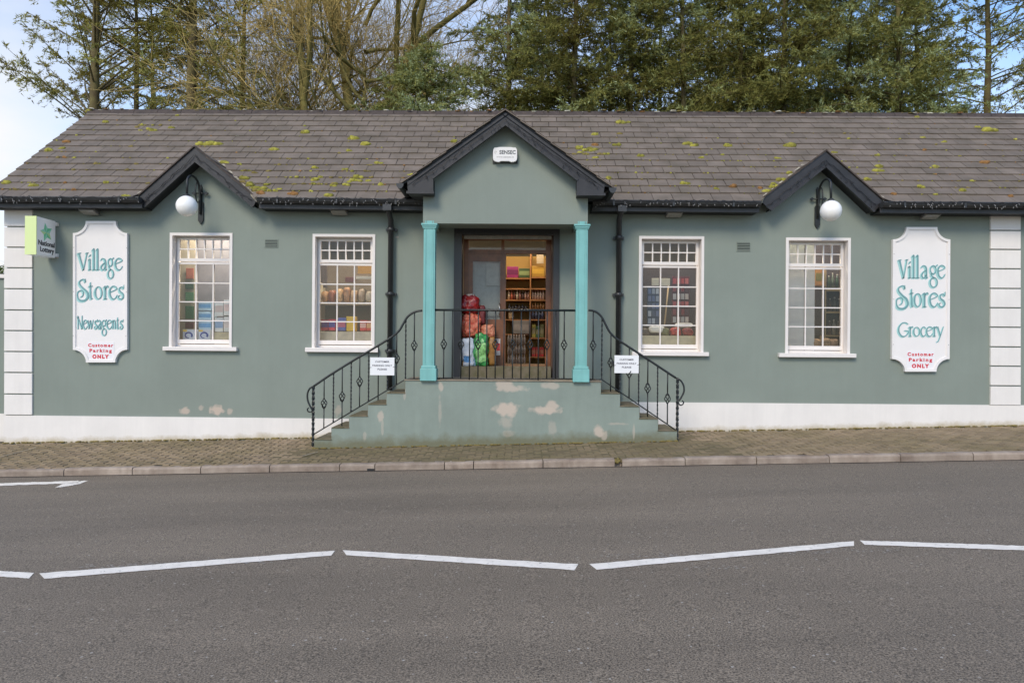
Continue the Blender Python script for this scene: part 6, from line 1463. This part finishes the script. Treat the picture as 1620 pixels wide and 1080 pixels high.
def plant(name, meshes, px, py, Y, rz, sc, label, cat, group, names=('trunk', 'branches', 'twigs', 'crown')):
    x = P(px, py, Y).x; z = zr_edge(cl(x))-.25; t = thing(name, (x, Y, z), label, cat, group)
    for nm_, me in zip(names, meshes):
        o = link(nm_, me, t)
        if nm_ in ('twigs', 'crown'): o['kind'] = 'stuff'
    t.rotation_euler = (0, 0, rz); t.scale = (sc, sc, sc); return t
SPR = [conifer_meshes(11+k, 15.5, .14, 3.6, 2.2, 4.5,   .26, .26, NEED, ntw=26, nn=26, lo_t=.06) for k in range(4)]
SPARSE = [conifer_meshes(31, 16, .23, 7.0, 3.3, 2.2, .66, .05, NEEDB, ntw=26, nn=30, taper_from=.7, lo_t=.4), conifer_meshes(35, 15.5, .16, 5.0, 2.2, 2.6, .35, .12, NEEDB, ntw=22, nn=15, taper_from=.8, lo_t=.3), conifer_meshes(38, 16, .22, 5.0, 2.2, 2.6, .45, .12, NEEDB, ntw=24, nn=20, taper_from=.8, lo_t=.3)]
BUSHY = [conifer_meshes(51, 9.3, .12, 2.2, 1.9, 6.0, .25, .25, NEED, ntw=26, nn=26, taper_from=.72, lo_t=.05)]
BARE = [bare_meshes(71, 15.0, .30, .55, 1, 6), bare_meshes(78, 12.5, .15, .72, 1, 6), bare_meshes(85, 12.0, .12, .80, 1, 6, z0=5)]
spr = [(812, 19.2, 0), (905, 18.6, 1), (992, 19.4, 2), (1078, 18.7, 3), (1166, 19.3, 0), (1240, 18.6, 1), (1332, 19.0, 2), (1418, 18.8, 3), (868, 22.4, 3), (960, 22.8, 0), (1046, 22.2, 1), (1125, 23.2, 0), (1205, 22.5, 3), (1296, 22.9, 0), (1386, 22.3, 1), (1455, 22.9, 2)]
ORD = ['first', 'second', 'third', 'fourth', 'fifth', 'sixth', 'seventh', 'eighth', 'ninth', 'tenth']
for i, (px, Y, k) in enumerate(spr):
    row = 'front' if Y < 21 else 'back'
    plant('spruce_tree', SPR[k], px, 120, Y, rnd.uniform(0, 6.28), rnd.uniform(.94, 1.06), 'dense olive green spruce, %s counted from the porch in the %s row behind the roof' % (ORD[i if i < 8 else i-8], row), 'tree', 'spruces of the %s row behind the shop' % row)
for (px, Y, k, lb, sc) in ((151, 18.6, 0, 'tall sparse conifer at the left end of the roof ridge with bare rising limbs', 1.0), (214, 21.0, 1, 'slim conifer second from the left behind the roof', .98), (243, 22.0, 1, 'thinnest conifer trunk between two thicker ones at the left', .9), (302, 18.4, 2, 'thick trunked conifer behind the left gable', 1.04), (382, 20.4, 1, 'conifer beside the bare twiggy trees at the left', 1.0), (1566, 19.6, 1, 'airy conifer with open sky round it at the far right', 1.0), (1690, 19.0, 0, 'sparse conifer past the right end of the roof', 1.0), (-340, 19.5, 0, 'sparse conifer beyond the left end of the roof', .95)):
    plant('conifer_tree', SPARSE[k], px, 120, Y, rnd.uniform(0, 6.28), sc, lb, 'tree', 'open conifers behind the shop')
for (px, Y, lb, sc) in ((350, 17.2, 'short bushy brown conifer just above the ridge right of the left gable', .86), (412, 17.6, 'low bushy conifer in front of the bare trees', .80), (672, 16.9, 'bushy green conifer left of the porch gable', .98), (622, 17.4, 'low brown conifer at the foot of the large bare tree', .86), (742, 17.8, 'bushy conifer just behind the porch gable', .80), (1500, 18.4, 'low bushy conifer near the gap of blue sky', .84)):
    plant('bushy_conifer', BUSHY[0], px, 120, Y, rnd.uniform(0, 6.28), sc, lb, 'tree', 'bushy conifers just above the ridge')
for (px, Y, k, rz, lb, sc) in ((578, 19.5, 0, .4, 'large bare forked tree with mossy trunk behind the roof', 1.0), (512, 20.5, 1, 1.3, 'slender bare tree left of the large forked one', 1.0), (470, 21.5, 2, 3.3, 'bare twiggy tree at the left of the bare group', .95), (690, 21.5, 1, 2.2, 'bare tree right of the large forked one with blue sky behind', .92)):
    plant('bare_tree', BARE[k], px, 120, Y, rz, sc, lb, 'tree', 'bare winter trees behind the shop', ('trunk', 'branches', 'twigs'))
# greenery beyond the garden wall
gm = conifer_meshes(91, 4.2, .07, .4, 1.3, 5.0, .4, .1, leafmat('bright_leaves', (.07, .10, .02), (.15, .22, .04), (.28, .34, .07)), ntw=24, nn=18, taper_from=.2)
plant('garden_shrub', gm, -30, 400, 14.5, 0, 1.0, 'bright green shrub over the garden wall at the far left', 'shrub', None)
